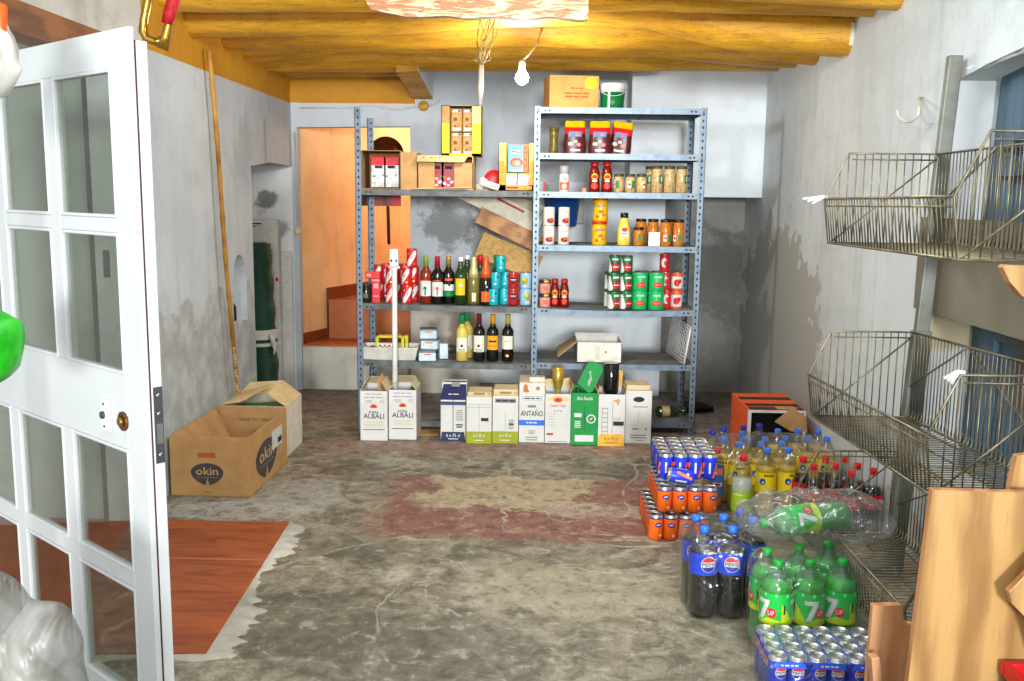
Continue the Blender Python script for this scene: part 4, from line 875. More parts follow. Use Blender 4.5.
def open_box(name, w_, d_, h_, m_out, m_in, parent):
    mb = MB(); k = .004; hw = w_/2                                  # lies on its side, open towards the room
    mb.box(-hw,hw,0,d_,0,k).box(-hw,hw,0,d_,h_-k,h_).box(-hw,-hw+k,0,d_,k,h_-k).box(hw-k,hw,0,d_,k,h_-k).box(-hw,hw,d_-k,d_,0,h_, 1)
    return mb.build(name, [m_out, m_in], parent)
a, b = shelf_pt(361.5, zs, 6.0), shelf_pt(401, zs, 6.0); w1 = b.x-a.x
o = thing('cardboard_box', 'brown carton open to the front holding two red-topped silver bags', 'box', ((a.x+b.x)/2, 5.99, zs))
open_box('box', w1, .3, .235, CARDD, CARDD, o); mb = MB().box(w1/2-.002, w1/2+.105, 0, .004, .0, .225, 0).box(w1/2, w1/2+.105, .004, .18, .215, .225, 0).box(w1/2+.1,w1/2+.104,0,.18,0,.22,0); build_each(mb, 'flap', CARD, o)
for i, x in enumerate((379.5, 392)): put(coffee(BAGRED, SILVER), 'silver coffee bag with red top in the open carton, %s' % ['beside its shaded wall', 'beside its folded flap'][i], shelf_pt(x, zs+.004, 6.1)+Vector((0,0,.0045)), 0, None)
a, b = shelf_pt(418, zs, 6.0), shelf_pt(473, zs, 6.0); w2 = b.x-a.x
o = thing('cardboard_box', 'pale brown carton with slit front holding dark red bags, under the yellow case', 'box', ((a.x+b.x)/2, 5.985, zs))
open_box('box', w2, .32, .205, CARDL, CARDD, o)
mb = MB().box(-w2/2, -w2/2+.105, .0, .004, .008, .165).box(w2/2-.115, w2/2, .0, .004, .008, .165); build_each(mb, 'flap', CARD, o)
mb = MB(); mb.add([(-w2/2,-.002,.205),(w2/2-.03,-.002,.205),(w2/2-.05,-.05,.165),(-w2/2,-.045,.168)], [(0,1,2,3)], 0); mb.add([(-w2/2+.02,0,.004),(w2/2-.05,0,.004),(w2/2-.02,-.045,.012),(-w2/2,-.045,.004)], [(0,1,2,3)], 0)
build_each(mb, 'top_flap', CARDL, o, .004, fixn=False)
mb = MB(); 
for k in range(3): flat(mb, rect2d(.012,.02), -w2/2+.04+.05*k, .185-.0, -.026-.0*k, 0, .2)
mb.build('print', mat('card_print', (120,92,58), .7), o)
for i, x in enumerate((437, 449)): put(coffee(BAGDK, mat('bag_crimson2', (178,26,40), .35)), 'dark red coffee bag in the slit-front carton, %s' % ['half hidden behind its flap', 'showing its black label'][i], shelf_pt(x, zs+.004, 6.1)+Vector((0,0,.0045)))
# yellow case of cake packets on top
zb = zs+.206; a, b = shelf_pt(441.5, zb, 6.06), shelf_pt(481.5, zb, 6.06); w3 = b.x-a.x; h3 = .31
o = thing('display_case', 'yellow display case of four cake packets on top of the slit-front carton', 'case', ((a.x+b.x)/2, 6.05, zb)); hw = w3/2
mb = MB(); YB = mat('case_yellow', (218,192,20), .5)
for (x0, x1, z0, z1, m) in ((-hw,-hw+.004,0,.2,0),(-hw,-hw+.004,.2,h3,1),(hw-.004,hw,0,h3,0)): mb.box(x0, x1, 0, .16, z0, z1, m)
mb.box(-hw,hw,.156,.16,0,h3,1).box(-hw,hw,0,.16,0,.004,0).box(-hw,hw,0,.16,h3-.004,h3,1)
mb.box(-hw,-hw+.05,0,.004,0,.2,0).box(-hw,-hw+.05,.0,.004,.2,h3,1).box(hw-.06,hw,0,.004,0,.2,0).box(hw-.06,hw,.0,.004,.2,h3,2).box(-hw,hw,0,.003,0,.018,0)
mb.build('case', [YB, CARD, CARDL], o)
mb = MB()
for x in (-hw+.022, hw-.032):
    for z in (.06,.11,.16): flat(mb, disc2d(.012), x, z, -.001, 0); flat(mb, disc2d(.006), x, z, -.0016, 1)
mb.build('print', [mat('case_orange', (232,150,30), .5), mat('case_yellow', (218,192,20), .5)], o)
def cakepack():
    t = thing('cake_packet', '', 'packet'); MB().box(-.035,.035,-.02,.05,0,.140).build('packet', mat('packet_gold', (184,132,40), .35, 0, (150,98,26), 30), t, bevel=.006)
    mb = MB(); flat(mb, rect2d(.045,.014), -.0, .128, -.0212, 0); flat(mb, rect2d(.02,.012), .018, .128, -.0216, 1); flat(mb, disc2d(.012), -.006, .078, -.0212, 2); flat(mb, disc2d(.022,.011), .004, .04, -.0212, 2, .4); flat(mb, disc2d(.013,.007), .008, .042, -.0218, 3, .4); flat(mb, rect2d(.05,.018), .002, .018, -.0214, 4)
    mb.build('print', [WHITE, mat('violet_blue', (80,80,170), .5), mat('cake_brown', (104,58,24), .5), mat('cake_orange', (216,130,56), .5), CREAM], t); return t
k_cp = Kind(cakepack)
for i, (dx, dz) in enumerate(((-.03,.022),(.042,.022),(-.03,.164),(.042,.164))): k_cp('golden cake packet in the yellow case, %s row, %s' % (['lower','upper'][i//2], ['beside the printed side','beside the pale flap'][i % 2]), ((a.x+b.x)/2+dx-.003, 6.09, zb+dz-.016+.0005*(i//2)), 0)
# orange biscuit display by the middle post
a, b = shelf_pt(498.5, zs, 6.05), shelf_pt(536, zs, 6.05); w4 = b.x-a.x; hw = w4/2
o = thing('display_case', 'orange display case with two white packs beside the middle post', 'case', ((a.x+b.x)/2, 6.03, zs)); OB = mat('case_orange2', (214,146,28), .5)
mb = MB().box(-hw,-hw+.045,0,.004,0,.155,0).box(hw-.045,hw,0,.004,0,.155,0).box(-hw,-hw+.045,0,.004,.155,.29,1).box(hw-.045,hw,0,.004,.155,.29,1).box(-hw,hw,0,.004,0,.035,0).box(-hw,-hw+.004,0,.13,0,.29,0).box(hw-.004,hw,0,.13,0,.29,0).box(-hw,hw,.126,.13,0,.29,0).box(-hw,hw,0,.13,0,.004,0)
mb.build('case', [OB, mat('case_pale', (236,200,110), .6)], o)
mb = MB()
for x in (-hw+.022, hw-.022):
    for z in (.07,.12,.165): flat(mb, disc2d(.017), x, z, -.001, 0); flat(mb, disc2d(.008), x, z, -.0016, 1)
for x in (.05,.08): flat(mb, disc2d(.012), x, .018, -.001, 0)
flat(mb, rect2d(.075,.012), -.03, .018, -.001, 2); mb.build('print', [mat('ring_orange', (228,130,20), .5), OB, BROWN], o)
def wpack():
    t = thing('biscuit_pack', '', 'pack'); MB().box(-.034,.034,0,.06,0,.10).build('pack', WHITE, t, bevel=.004)
    mb = MB(); flat(mb, rect2d(.026,.008), 0, .04, -.0006, 0); flat(mb, rect2d(.012,.04), .03, .03, -.0006, 1); flat(mb, rect2d(.06,.01), 0, .094, -.0006, 2); mb.build('print', [mat('pack_orange', (234,150,70), .5), mat('pack_pink', (226,120,170), .5), YELLOW], t); return t
k_wp = Kind(wpack); cx = (a.x+b.x)/2
k_wp('white biscuit pack in the orange case, on the side of the white planks', (cx-.036, 6.045, zs+.006)); k_wp('white biscuit pack in the orange case, on the side of the middle post', (cx+.036, 6.045, zs+.006))
o = thing('biscuit_pack', 'blue and red biscuit pack standing on the white packs in the orange case', 'pack', (cx+.002, 6.045, zs+.112), .05)
MB().box(-.062,.062,0,.06,0,.17).build('pack', mat('sky_blue_pack', (92,170,222), .4), o, bevel=.004)
mb = MB(); flat(mb, rect2d(.03,.168), .045, .085, -.0008, 1); flat(mb, disc2d(.04,.03), -.01, .06, -.0008, 0); flat(mb, disc2d(.03,.022), -.008, .055, -.0014, 2); flat(mb, disc2d(.012), -.004, .056, -.002, 3); flat(mb, rect2d(.05,.022), -.015, .125, -.0008, 3, -.12); flat(mb, rect2d(.05,.01), -.015, .125, -.0014, 4, -.12); flat(mb, rect2d(.06,.012), -.01, .012, -.0008, 3)
for z in (.04,.08,.12,.15): flat(mb, disc2d(.009), .045, z, -.0014, 4)
mb.build('print', [mat('biscuit_red', (206,72,40), .5), mat('strip_orange', (240,120,40), .5), mat('biscuit_orange', (232,130,80), .5), WHITE, RED], o)
# pale paper roll and red dish between the cases
o = thing('paper_roll', 'short cream paper roll leaning beside the slit-front carton', 'roll', shelf_pt(480, zs, 6.1), 0, None, (0, .35, .2))
MB().lathe([(.022,0),(.024,.003),(.024,.075),(.021,.08)], 16, 0).build('roll', CREAM, o)
o = thing('paper_packet', 'white wrapped packet lying between the two display cases', 'packet', shelf_pt(488, zs+.0, 6.04), 0, None, (0, .3, .1))
MB().box(-.06,.06,-.03,.03,.015,.055).build('packet', mat('paper_white', (224,220,206), .7), o, bevel=.008); mb = MB()
for q in range(5): flat(mb, rect2d(.006,.022), -.0+.012*q, .034, -.0312, 0)
mb.build('print', GREYINK, o)
o = thing('plastic_dish', 'round red dish standing on edge behind the orange case', 'dish', shelf_pt(494, zs, 6.17), 0, None, None)
mb = MB().lathe([(.02,.0),(.05,.006),(.062,.02),(.064,.022),(.06,.02),(.04,.008)], 26, 0, TR(0, 0, .064) @ Matrix.Rotation(PI/2-.1, 4, 'X')); mb.build('dish', RED, o)
# ------------------------------------------------------------------ copper pan and things behind the bay
o = thing('warming_pan', 'round brown copper pan with dark handle hanging behind the left bay', 'pan', (PY(387,155,6.6).x, 6.6, PY(387,155,6.6).z))
COPPER = mat('dark_copper', (112,58,26), .22, .75, (74,36,16), 9)
mb = MB().lathe([(.0,0),(.07,.0),(.115,.02),(.122,.045),(.116,.06),(.08,.085),(.0,.095)], 30, 0, Matrix.Rotation(PI/2, 4, 'X')); mb.build('pan', COPPER, o)
mb = MB().tube([(.0,-.03,-.1),(.012,-.06,-.3),(.018,-.06,-.6)], .011, 8); mb.build('handle', mat('dark_handle', (58,32,20), .45), o)
mb = MB().lathe([(.012,0),(.02,.004),(.004,.03)], 12, 0, TR(0,-.1,.0) @ Matrix.Rotation(PI/2, 4, 'X')); mb.build('knob', COPPER, o)
zz = PY(380,206,6.46)
o = thing('picture_board', 'dark red and brown painted board behind the open carton on the top bay board', 'board', (zz.x, 6.452, zz.z))
mb = MB()
for k, (x0, x1, m) in enumerate(((-.15,-.09,0),(-.09,-.06,1),(-.06,.02,2),(.02,.05,0),(.05,.08,2),(.08,.14,3))): mb.box(x0, x1, 0, .02, -.0, .085+.2, m)
mb.build('board', [mat('board_brown', (96,44,24), .4), BLACK, mat('board_rust', (132,60,32), .4), RED], o)
# three boards leaning behind the left bay
PINE = wood('honey_pine', (196,138,74), (150,92,44), 4, 0); CHIP = mat('chipboard', (202,164,104), .8, 0, (178,136,78), 40, .2)
def leaning(name, label, p0, p1, Y0, hpx, m, parts=None):
    a, b = PY(p0[0], p0[1], Y0), PY(p1[0], p1[1], Y0-.02); L_ = (b-a).length; ang = math.atan2(b.z-a.z, b.x-a.x)
    o = thing(name, label, 'board', a, 0, None, (0, -ang, 0)); MB().box(0, L_, 0, .03, -hpx/150, 0).build('board', m, o, bevel=.004)
    return o, L_
o, L_ = leaning('wooden_plank', 'cream painted plank with a red stripe slanting behind the left bay', (466,178), (545,218), 6.488, 21, CREAM)
MB().box(.25, .45, -.004, 0, -.035, -.02).build('stripe', mat('stripe_red', (168,24,28), .5), o)
o, L_ = leaning('wooden_plank', 'pale ribbed plank slanting just above the red-striped plank', (484,181), (545,207), 6.52, 14, mat('ribbed_cream', (196,188,166), .7, 0, (176,166,140), 30, .3, 0, 0, (6,1,1)))
o, L_ = leaning('drawer_front', 'honey wooden drawer front with round knob slanting behind the left bay', (482,207), (545,238), 6.455, 17, PINE)
MB().lathe([(.012,0),(.008,.012),(.016,.02),(.016,.028),(.0,.034)], 14, 0, TR(.3,0,-.055) @ Matrix.Rotation(PI/2, 4, 'X')).build('knob', mat('pale_knob', (206,176,128), .4), o)
o, L_ = leaning('wooden_board', 'plain chipboard panel slanting lowest behind the left bay', (484,232), (543,257), 6.49, 26, CHIP)
# blue bucket behind the right bay
c = PY(562,198,7.0); o = thing('plastic_bucket', 'blue bucket hanging on the white wall behind the stocked shelves', 'bucket', (c.x, 6.93, c.z-.2))
MB().lathe([(.10,0),(.105,.006),(.132,.21),(.138,.22),(.138,.235),(.13,.235)], 26, 0).build('body', mat('bucket_blue', (24,76,150), .35), o)
MB().box(.105,.165,.1,.262,.02,.235).build('bracket', mat('bracket_grey', (186,186,180), .6), o, bevel=.004)
# ------------------------------------------------------------------ white pole in the carton
a, b = PZ(394,441), PY(390,253,5.86)
o = thing('plastic_pole', 'white plastic pole standing up out of the second wine carton', 'pole', (b.x+.026, 5.86, .02))
MB().tube([(-.0,0,0),(0,0,b.z-.1)], .0165, 14).build('tube', WHITE, o); 
mb = MB().box(-.026,.026,-.02,.02,b.z-.10,b.z+.005).box(-.034,.034,-.006,.006,b.z-.115,b.z-.1); mb.build('head', WHITE, o, bevel=.004)
mb = MB()
for x in (-.015,.015): flat(mb, disc2d(.006,.009), x, b.z-.065, -.0212, 0)
mb.build('screw_hole', INK, o)
# ------------------------------------------------------------------ wine cartons on the floor
M_WC = mat('white_carton', (204,204,198), .6, 0, (196,195,188), 5); M_TAN = mat('tan_carton_top', (206,188,150), .75, 0, (192,172,134), 8)
def carton(x0, x1, yb, yt, d=.25, label='', top=None, mbody=None, open_=False, rz=0.0):
    p, q = PZ(x0, yb), PZ(x1, yb); Y = (p.y+q.y)/2; wd = q.x-p.x; h = PY((x0+x1)/2, yt, Y).z
    o = thing('wine_carton', label, 'carton', ((p.x+q.x)/2, Y, 0), rz); hw = wd/2; mb = MB(); k = .003
    if open_:
        mb.box(-hw,hw,0,k,0,h).box(-hw,hw,d-k,d,0,h).box(-hw,-hw+k,k,d-k,0,h).box(hw-k,hw,k,d-k,0,h).box(-hw,hw,0,d,0,k)
    else: mb.box(-hw,hw,0,d,0,h)
    mb.build('box', mbody or M_WC, o, bevel=0 if open_ else .003)
    if not open_: MB().box(-hw+.001,hw-.001,.002,d-.002,h,h+.002).build('top', top or M_TAN, o)
    return o, hw, h, d
def prt(o, name, items, mats):
    """items: (shape, x, z, material index)"""
    mb = MB()
    for i, (s, x, z, m) in enumerate(items): flat(mb, s, x, z, -.0008-.00035*(i % 4), m)
    return mb.build(name, mats, o)
def lines(n, w_, x, z, dz=.006, th=.002, m=0, var=.25): return [(rect2d(w_*(1-var*random.random()), th), x, z-dz*k, m) for k in range(n)]
for i, (x0, x1, yb, yt) in enumerate(((360.5,387.5,441,391),(389,416.5,440,390))):
    o, hw, h, d = carton(x0, x1, yb, yt, .25, ['white wine carton nearest the slotted post, name in dark capitals, flap up', 'white wine carton with the white pole standing in it'][i], open_=True)
    prt(o, 'lettering', [(text2d('ALBALI', .03, hw*1.55, .03), 0, h*.50, 0), (text2d('Viña', .02, hw*.7, .016, .4), 0, h*.58, 0), (scrib(hw*1.5, (.008)*.6), 0, h*.87, 2), (scrib(hw*1.3, (.007)*.6), 0, h*.94, 2)]+lines(2, hw*1.5, 0, h*.38, .018, .006, 3)+[(rect2d(hw*1.6,.004), 0, h*.23, 0)]+lines(3, hw*.6, -hw*.35, h*.81, .007, .002, 2)+lines(3, hw*.4, hw*.6, h*.81, .007, .002, 2), [INK, RED, GREYINK, mat('pale_gold_print', (204,190,150), .6)])
    prt(o, 'emblem', [(disc2d(.024,.024,16,0,PI), 0, h*.665, 0), (disc2d(.016,.016,16,0,PI), 0, h*.665, 1)], [ORANGE, mat('emblem_red', (170,50,40), .6)])
    mb = MB()
    for (x, y) in ((-hw,.02),(hw,.02)): 
        s = 1 if x > 0 else -1; mb.add([(x,0.01,h),(x,d-.01,h),(x-s*.035,d-.03,h+.055-.02*i),(x-s*.035,.03,h+.055-.02*i)], [(0,1,2,3)])
    mb.add([(-hw+.01,d,h),(hw-.01,d,h),(hw-.03,d-.05,h+.05),(-hw+.03,d-.05,h+.05)], [(0,1,2,3)])
    build_each(mb, 'flap', M_TAN, o, .003, fixn=False)
    mb = MB(); rr = random.Random(i)
    if i == 0:
        mb.add([(.03,.02,h-.005),(.06,.1,h),(.045,.08,h+.1),(.02,.02,h+.06)], [(0,1,2,3)]); build_each(mb, 'divider', CARD, o, .003, fixn=False)
c2 = o
for (dx, dy) in ((.045,.07),(.045,.17)):
    oo = thing('wine_bottle', 'green bottle top inside the carton of the white pole, %s' % ('front' if dy < .1 else 'behind'), 'bottle', (c2.location.x+dx, c2.location.y+dy, .004))
    MB().lathe([(.034,0),(.0365,.005),(.0365,.19),(.02,.225),(.015,.24),(.015,.3)], 16, 0).build('glass_body', GL_GREEN, oo); MB().lathe([(.016,.25),(.0165,.302)], 14, 0).build('capsule', GREEN, oo)
# navy topped carton
o, hw, h, d = carton(440.5, 465.5, 441, 400, .25, 'white wine carton with a navy lid and navy foot band, beside the empty gap', top=DKBLUE)
mb = MB(); mb.add([(-hw-.006,-.006,h-.03),(hw+.006,-.006,h-.03),(hw+.003,.004,h+.004),(-hw-.003,.004,h+.004)], [(0,1,2,3)]); mb.add([(-hw-.003,.004,h+.004),(hw+.003,.004,h+.004),(hw-.003,.12,h+.095),(-hw+.012,.12,h+.095)], [(0,1,2,3)], 0)
mb.box(-hw,hw,.1,.2,h,h+.09,1)
f = mb.build('lid', [DKBLUE, M_WC], o, fixn=False)
mb = MB(); MM = TR(0, .06, h+.055) @ Matrix.Rotation(-.66, 4, 'X'); flat(mb, scrib(hw*.9, .014, 2), 0, -.04, -.004, 0, 0, MM); flat(mb, scrib(hw*1.2, .008, 4), 0, -.066, -.004, 0, 0, MM); flat(mb, rect2d(.05,.03), .01, .03, -.004, 1, 0, MM); mb.build('lettering', [WHITE, GREYINK], o)
prt(o, 'foot_band', [(poly2d([(-hw,0),(hw,0),(hw*.9,.058),(-hw*.9,.058)]), 0, 0, 0), (text2d('6 x 75 cl', .02, hw*1.1, .02), 0, .036, 1), (rect2d(hw*.8,.005), 0, .014, 1)], [DKBLUE, WHITE])
prt(o, 'print', [(rect2d(.004,h-.06), 0, h*.5+.03, 0)]+lines(6, hw*.6, hw*.5, h*.75, .012, .005, 1)+lines(2, hw*.55, hw*.5, h*.4, .014, .008, 0)+[(disc2d(.012,.007), -hw*.5, h*.9, 2), (disc2d(.012,.007), hw*.45, h*.9, 2)], [INK, GREYINK, ORANGE])
LIME = mat('olive_green_band', (150,158,30), .6)
for i, (x0, x1) in enumerate(((466.2,491.5), (492.2,518))):
    o, hw, h, d = carton(x0, x1, 443.5-.2*i, 397-1*i, .25, 'white wine carton with olive green foot band, next to the %s' % ['navy-lidded carton', 'carton with the blue band'][i])
    prt(o, 'foot_band', [(rect2d(hw*2,.075), 0, .0375, 0), (text2d('6 x 75 cl', .02, hw*.9, .02), 0, .05, 1), (rect2d(hw*.7,.005), 0, .02, 1)], [LIME, WHITE])
    prt(o, 'print', ([(rect2d(.002,h-.1), 0, h*.5, 1), (rect2d(hw*.6,.02), hw*.45, .15, 0), (rect2d(hw*1.7,.002), 0, h*.78, 1), (rect2d(hw*1.7,.002), 0, h*.84, 1)] if i == 0 else [(rect2d(hw*1.6,.026), 0, h*.9, 1), (scrib(hw*1.5, (.016)*.6), 0, h*.9, 0), (rect2d(.002,h-.16), 0, h*.42, 1)]+lines(6, hw*.45, hw*.45, h*.5, .011, .005, 1)+lines(1, hw*.45, hw*.45, .12, .01, .01, 0)), [INK, GREYINK])
    mb = MB().box(-hw+.004,hw-.004,.02,d-.05,h,h+.025+.01*i); mb.build('folded_top', M_TAN, o, bevel=.006)
    mb = MB(); flat(mb, rect2d(hw*.9,.014), 0, h+.016, .0188, 0); flat(mb, rect2d(hw*.2,.012), hw*.75, h+.016, .0188, 1); mb.build('print', [mat('tan_print', (150,120,70), .7), mat('tan_print2', (180,140,90), .7)], o)
# ANTAÑO, red script, green, bottle, last
o, hw, h, d = carton(518.6, 544, 442.5, 383, .25, 'tall white wine carton with a bright blue band and name in dark capitals')
prt(o, 'lettering', [(text2d('ANTAÑO', .03, hw*1.75, .042), 0, h*.5, 0), (rect2d(hw*1.5,.024), 0, h*.745, 2), (rect2d(hw*1.42,.019), 0, h*.745, 1), (scrib(hw*1.3, (.012)*.6), 0, h*.745, 0), (rect2d(.05,.015), 0, h*.61, 2)]+lines(3, hw*.6, 0, h*.2, .009, .004, 2)+lines(2, hw*1.1, 0, h*.09, .016, .006, 2), [INK, WHITE, GREYINK])
prt(o, 'blue_band', [(rect2d(hw*2,.034), 0, h*.335, 0), (scrib(hw*.9, (.013)*.6), 0, h*.335, 1)], [mat('band_blue', (48,110,206), .5), WHITE])
prt(o, 'picture', [(disc2d(.014,.026), -hw*.5, h*.91, 0), (disc2d(.02,.008), -hw*.45, h*.865, 0), (disc2d(.012,.012), hw*.45, h*.91, 0)], [mat('grape_tan', (190,112,60), .6)])
MB().box(-hw*.2,hw*.98,.03,.034,h,h+.03).build('flap', M_WC, o)
o, hw, h, d = carton(544.6, 570, 443.5, 394, .25, 'white wine carton with red script and orange emblem, gold bottle poking out', open_=True)
prt(o, 'lettering', [(text2d('Campo Viejo', .03, hw*1.25, .024, .25), 0, h*.76, 0), (scrib(hw*.8, (.01)*.6), 0, h*.66, 1)]+lines(5, hw*.6, -hw*.45, h*.6, .018, .002, 1)+[(rect2d(hw*.5,.014), -hw*.6, h*.19, 0)]+lines(1, hw*1.6, 0, h*.04, .01, .004, 1), [mat('script_red', (196,60,56), .6), GREYINK])
prt(o, 'emblem', [(disc2d(hw*.9,.03,20,0,PI), 0, h*.86, 0), (disc2d(.028,.016), 0, h*.88, 1), (disc2d(.016,.009), 0, h*.88, 2)], [mat('emblem_peach', (232,190,140), .6), ORANGE, RED])
mb = MB(); mb.add([(-hw,.01,h),(-hw,d-.01,h),(-hw-.02,d-.03,h+.09),(-hw-.02,.05,h+.07)], [(0,1,2,3)]); mb.add([(hw,.01,h),(hw,d-.01,h),(hw+.0,d-.03,h+.05),(hw-.01,.05,h+.05)], [(0,1,2,3)]); mb.add([(-hw,d,h),(hw,d,h),(hw,d+.02,h+.05),(-hw,d+.02,h+.04)], [(0,1,2,3)])
build_each(mb, 'flap', CARDL, o, .003, fixn=False)
oo = thing('wine_bottle', 'gold-foiled bottle upside down in the carton with red script', 'bottle', (o.location.x+.0, o.location.y+.1, .2))
MB().lathe([(.015,-.1),(.016,.1),(.026,.14),(.033,.18),(.036,.2),(.036,.255),(.03,.26)], 18, 0).build('glass_body', mat('gold_glass', (176,160,60), .12, .2, (120,110,30), 14), oo); MB().lathe([(.0365,.185),(.037,.2),(.037,.258)], 18, 0, cap0=False).build('foil', GOLD, oo)
G1 = mat('carton_green', (16,140,62), .55)
o, hw, h, d = carton(570.6, 597, 445.5, 393, .25, 'bright green wine carton with its lid flap standing open', mbody=G1, open_=True)
prt(o, 'lettering', [(text2d('Alto Rueda', .03, hw*1.2, .022), 0, h*.9, 0), (rect2d(.003,h*.5), 0, h*.52, 1), (rect2d(hw*.55,.024), -hw*.5, h*.58, 0)]+lines(4, hw*.5, -hw*.5, h*.46, .012, .006, 0)+[(rect2d(hw*1.4,.04), 0, .045, 0), (scrib(hw*1.25, (.016)*.6), 0, .045, 2)], [WHITE, mat('dark_green_line', (8,80,34), .6), RED])
mb = MB(); flat(mb, disc2d(.028), hw*.5, h*.51, -.001, 0); flat(mb, disc2d(.021), hw*.5, h*.51, -.0016, 1); flat(mb, rect2d(.02,.006), hw*.5, h*.51, -.002, 0, .8); mb.build('emblem', [WHITE, G1], o)
mb = MB(); MF = TR(.0, .06, h) @ Matrix.Rotation(.5, 4, 'Y') @ Matrix.Rotation(-.25, 4, 'X'); pl = [(-.03,.02),(.06,.0),(.075,.02),(.07,.17),(.05,.19),(-.01,.185),(-.035,.16)]
mb.prism([(a_-.03, b_) for a_, b_ in pl], 0, .012, 0, MF); flat(mb, text2d('Alto Rueda', .02, .06, .014), -.01, .1, -.001, 1, -.9, MF)
for z in (.05,.06,.07): flat(mb, rect2d(.03,.003), -.0, z, -.001, 1, -.9, MF)
mb.build('lid', [G1, WHITE], o)
mb = MB(); mb.add([(-hw,.01,h),(-hw,d-.01,h),(-hw-.005,d-.03,h+.06),(-hw+.01,.03,h+.05)], [(0,1,2,3)]); mb.add([(hw,.01,h),(hw,d-.01,h),(hw+.01,d-.03,h+.04),(hw+.01,.03,h+.03)], [(0,1,2,3)]); build_each(mb, 'flap', CARD, o, .003, fixn=False)
for j, dx in enumerate((-.035,.035)):
    oo = thing('wine_bottle', 'dark green bottle neck inside the bright green carton, %s' % ['beside its raised side flap', 'below its lid'][j], 'bottle', (o.location.x+dx, o.location.y+.1, .003)); MB().lathe([(.034,0),(.0365,.005),(.0365,.2),(.02,.24),(.015,.26),(.015,.325)], 16, 0).build('glass_body', GL_GREEN, oo); MB().lathe([(.016,.27),(.0165,.327)], 14, 0).build('capsule', mat('dark_green_foil', (20,70,44), .35), oo)
o, hw, h, d = carton(597.6, 624, 446, 394.5, .25, 'white wine carton with amber foot band and a big black bottle in it', open_=True)
prt(o, 'foot_band', [(poly2d([(-hw,0),(hw,0),(hw*.95,.06),(hw*.75,.075),(-hw*.75,.075),(-hw*.95,.06)]), 0, 0, 0), (text2d('6 x 75 cl', .02, hw*1.0, .02), 0, .045, 1), (rect2d(hw*1.0,.005), 0, .02, 1)], [mat('amber_band', (226,172,60), .6), BROWN])
prt(o, 'print', [(rect2d(.003,h*.62), .005, h*.56, 1)]+lines(1, .002, -hw*.75, h*.56)+[(rect2d(.003,h*.5), -hw*.72, h*.5, 1), (rect2d(.003,h*.5), -hw*.3, h*.5, 1)]+[(rect2d(hw*.42,.004), -hw*.5, h*(.28+.09*k), 1) for k in range(6)]+[(rect2d(hw*.8,.026), hw*.52, h*.44, 0)]+lines(3, hw*.5, hw*.4, h*.55, .012, .003, 1)+[(disc2d(.02,.008), hw*.35, h*.88, 2), (disc2d(.008,.02), hw*.45, h*.86, 2)], [INK, GREYINK, mat('vine_tan', (196,150,90), .6)])
mb = MB(); mb.add([(-hw,d-.02,h),(-hw,d,h),(-hw,d,h+.09),(-hw-.02,d-.04,h+.05)], [(0,1,2,3)]); mb.add([(hw-.06,d,h),(hw,d,h),(hw+.005,d,h+.1),(hw-.05,d,h+.11)], [(0,1,2,3)]); mb.add([(-hw,.01,h),(-hw,d-.1,h),(-hw-.02,d-.13,h+.045),(-hw-.02,.04,h+.045)], [(0,1,2,3)]); build_each(mb, 'flap', mat('amber_card', (216,170,90), .7), o, .003, fixn=False)
oo = thing('wine_bottle', 'big black bottle upside down in the carton with the amber band', 'bottle', (o.location.x-.002, o.location.y+.09, .2))
MB().lathe([(.014,-.1),(.015,.06),(.03,.09),(.044,.12),(.047,.14),(.047,.285),(.042,.292)], 22, 0).build('glass_body', GL_DARK, oo)
o, hw, h, d = carton(624.6, 650.5, 443.5, 391, .25, 'white wine carton with an oval hand hole, last of the row')
prt(o, 'hand_hole', [(disc2d(.034,.017), 0, h*.84, 0)], [INK])
prt(o, 'print', [(rect2d(hw*1.1,.006), .01, h*.70, 0), (rect2d(.002,h*.25), .0, h*.52, 0), (rect2d(hw*.5,.008), -hw*.2, h*.28, 0), (disc2d(.007), hw*.6, h*.28, 0)]+lines(2, hw*1.3, 0, h*.16, .016, .006, 0)+[(rect2d(hw*.6,.004), hw*.2, .02, 0)], [GREYINK])
MB().box(-hw+.006,hw-.006,.03,d-.06,h,h+.03).build('folded_top', M_TAN, o, bevel=.006)
p = PZ(428, 436); o = thing('cardboard_sheet', 'flattened brown cardboard lying in the gap between the wine cartons', 'cardboard', (p.x, p.y+.12, .001)); MB().prism([(-.08,-.12),(.06,-.1),(.07,.14),(-.07,.12)], 0, .006, axis='z').build('sheet', CARDD, o)
# ================================================================== LEFT SIDE
KRAFT = mat('kraft_carton', (190,148,98), .8, 0, (180,136,86), 10, .15); KRAFTI = mat('kraft_inside', (186,146,98), .85, 0, (172,132,86), 10, .15); SLATE = mat('slate_print', (72,70,70), .7)
p0, p1 = PZ(170,495.5), PZ(249,497); wd = p1.x-p0.x+.005; hB = .305
o = thing('cardboard_box', 'large open brown carton with dark round emblem on the concrete floor', 'carton', (p0.x+.008, p0.y, 0), -.03); k = .005; dB = .64
mb = MB().box(0,wd,0,k,0,hB).box(0,wd,dB-k,dB,0,hB+.01).box(0,k,k,dB-k,0,hB).box(wd-k,wd,k,dB-k,0,hB).box(0,wd,0,dB,0,k)
mb.build('box', KRAFT, o)
mb = MB()                                                          # flaps folded down inside
mb.add([(k+.002,.02,hB),(k+.002,dB-.02,hB),(.10,dB-.05,.14),(.10,.05,.14)], [(0,1,2,3)]); mb.add([(wd-k-.002,.02,hB),(wd-k-.002,dB-.02,hB),(wd-.03,dB-.05,.13),(wd-.03,.05,.13)], [(0,1,2,3)]); mb.add([(.02,dB-k-.002,hB),(wd-.02,dB-k-.002,hB),(wd-.06,dB-.04,.12),(.06,dB-.04,.12)], [(0,1,2,3)])
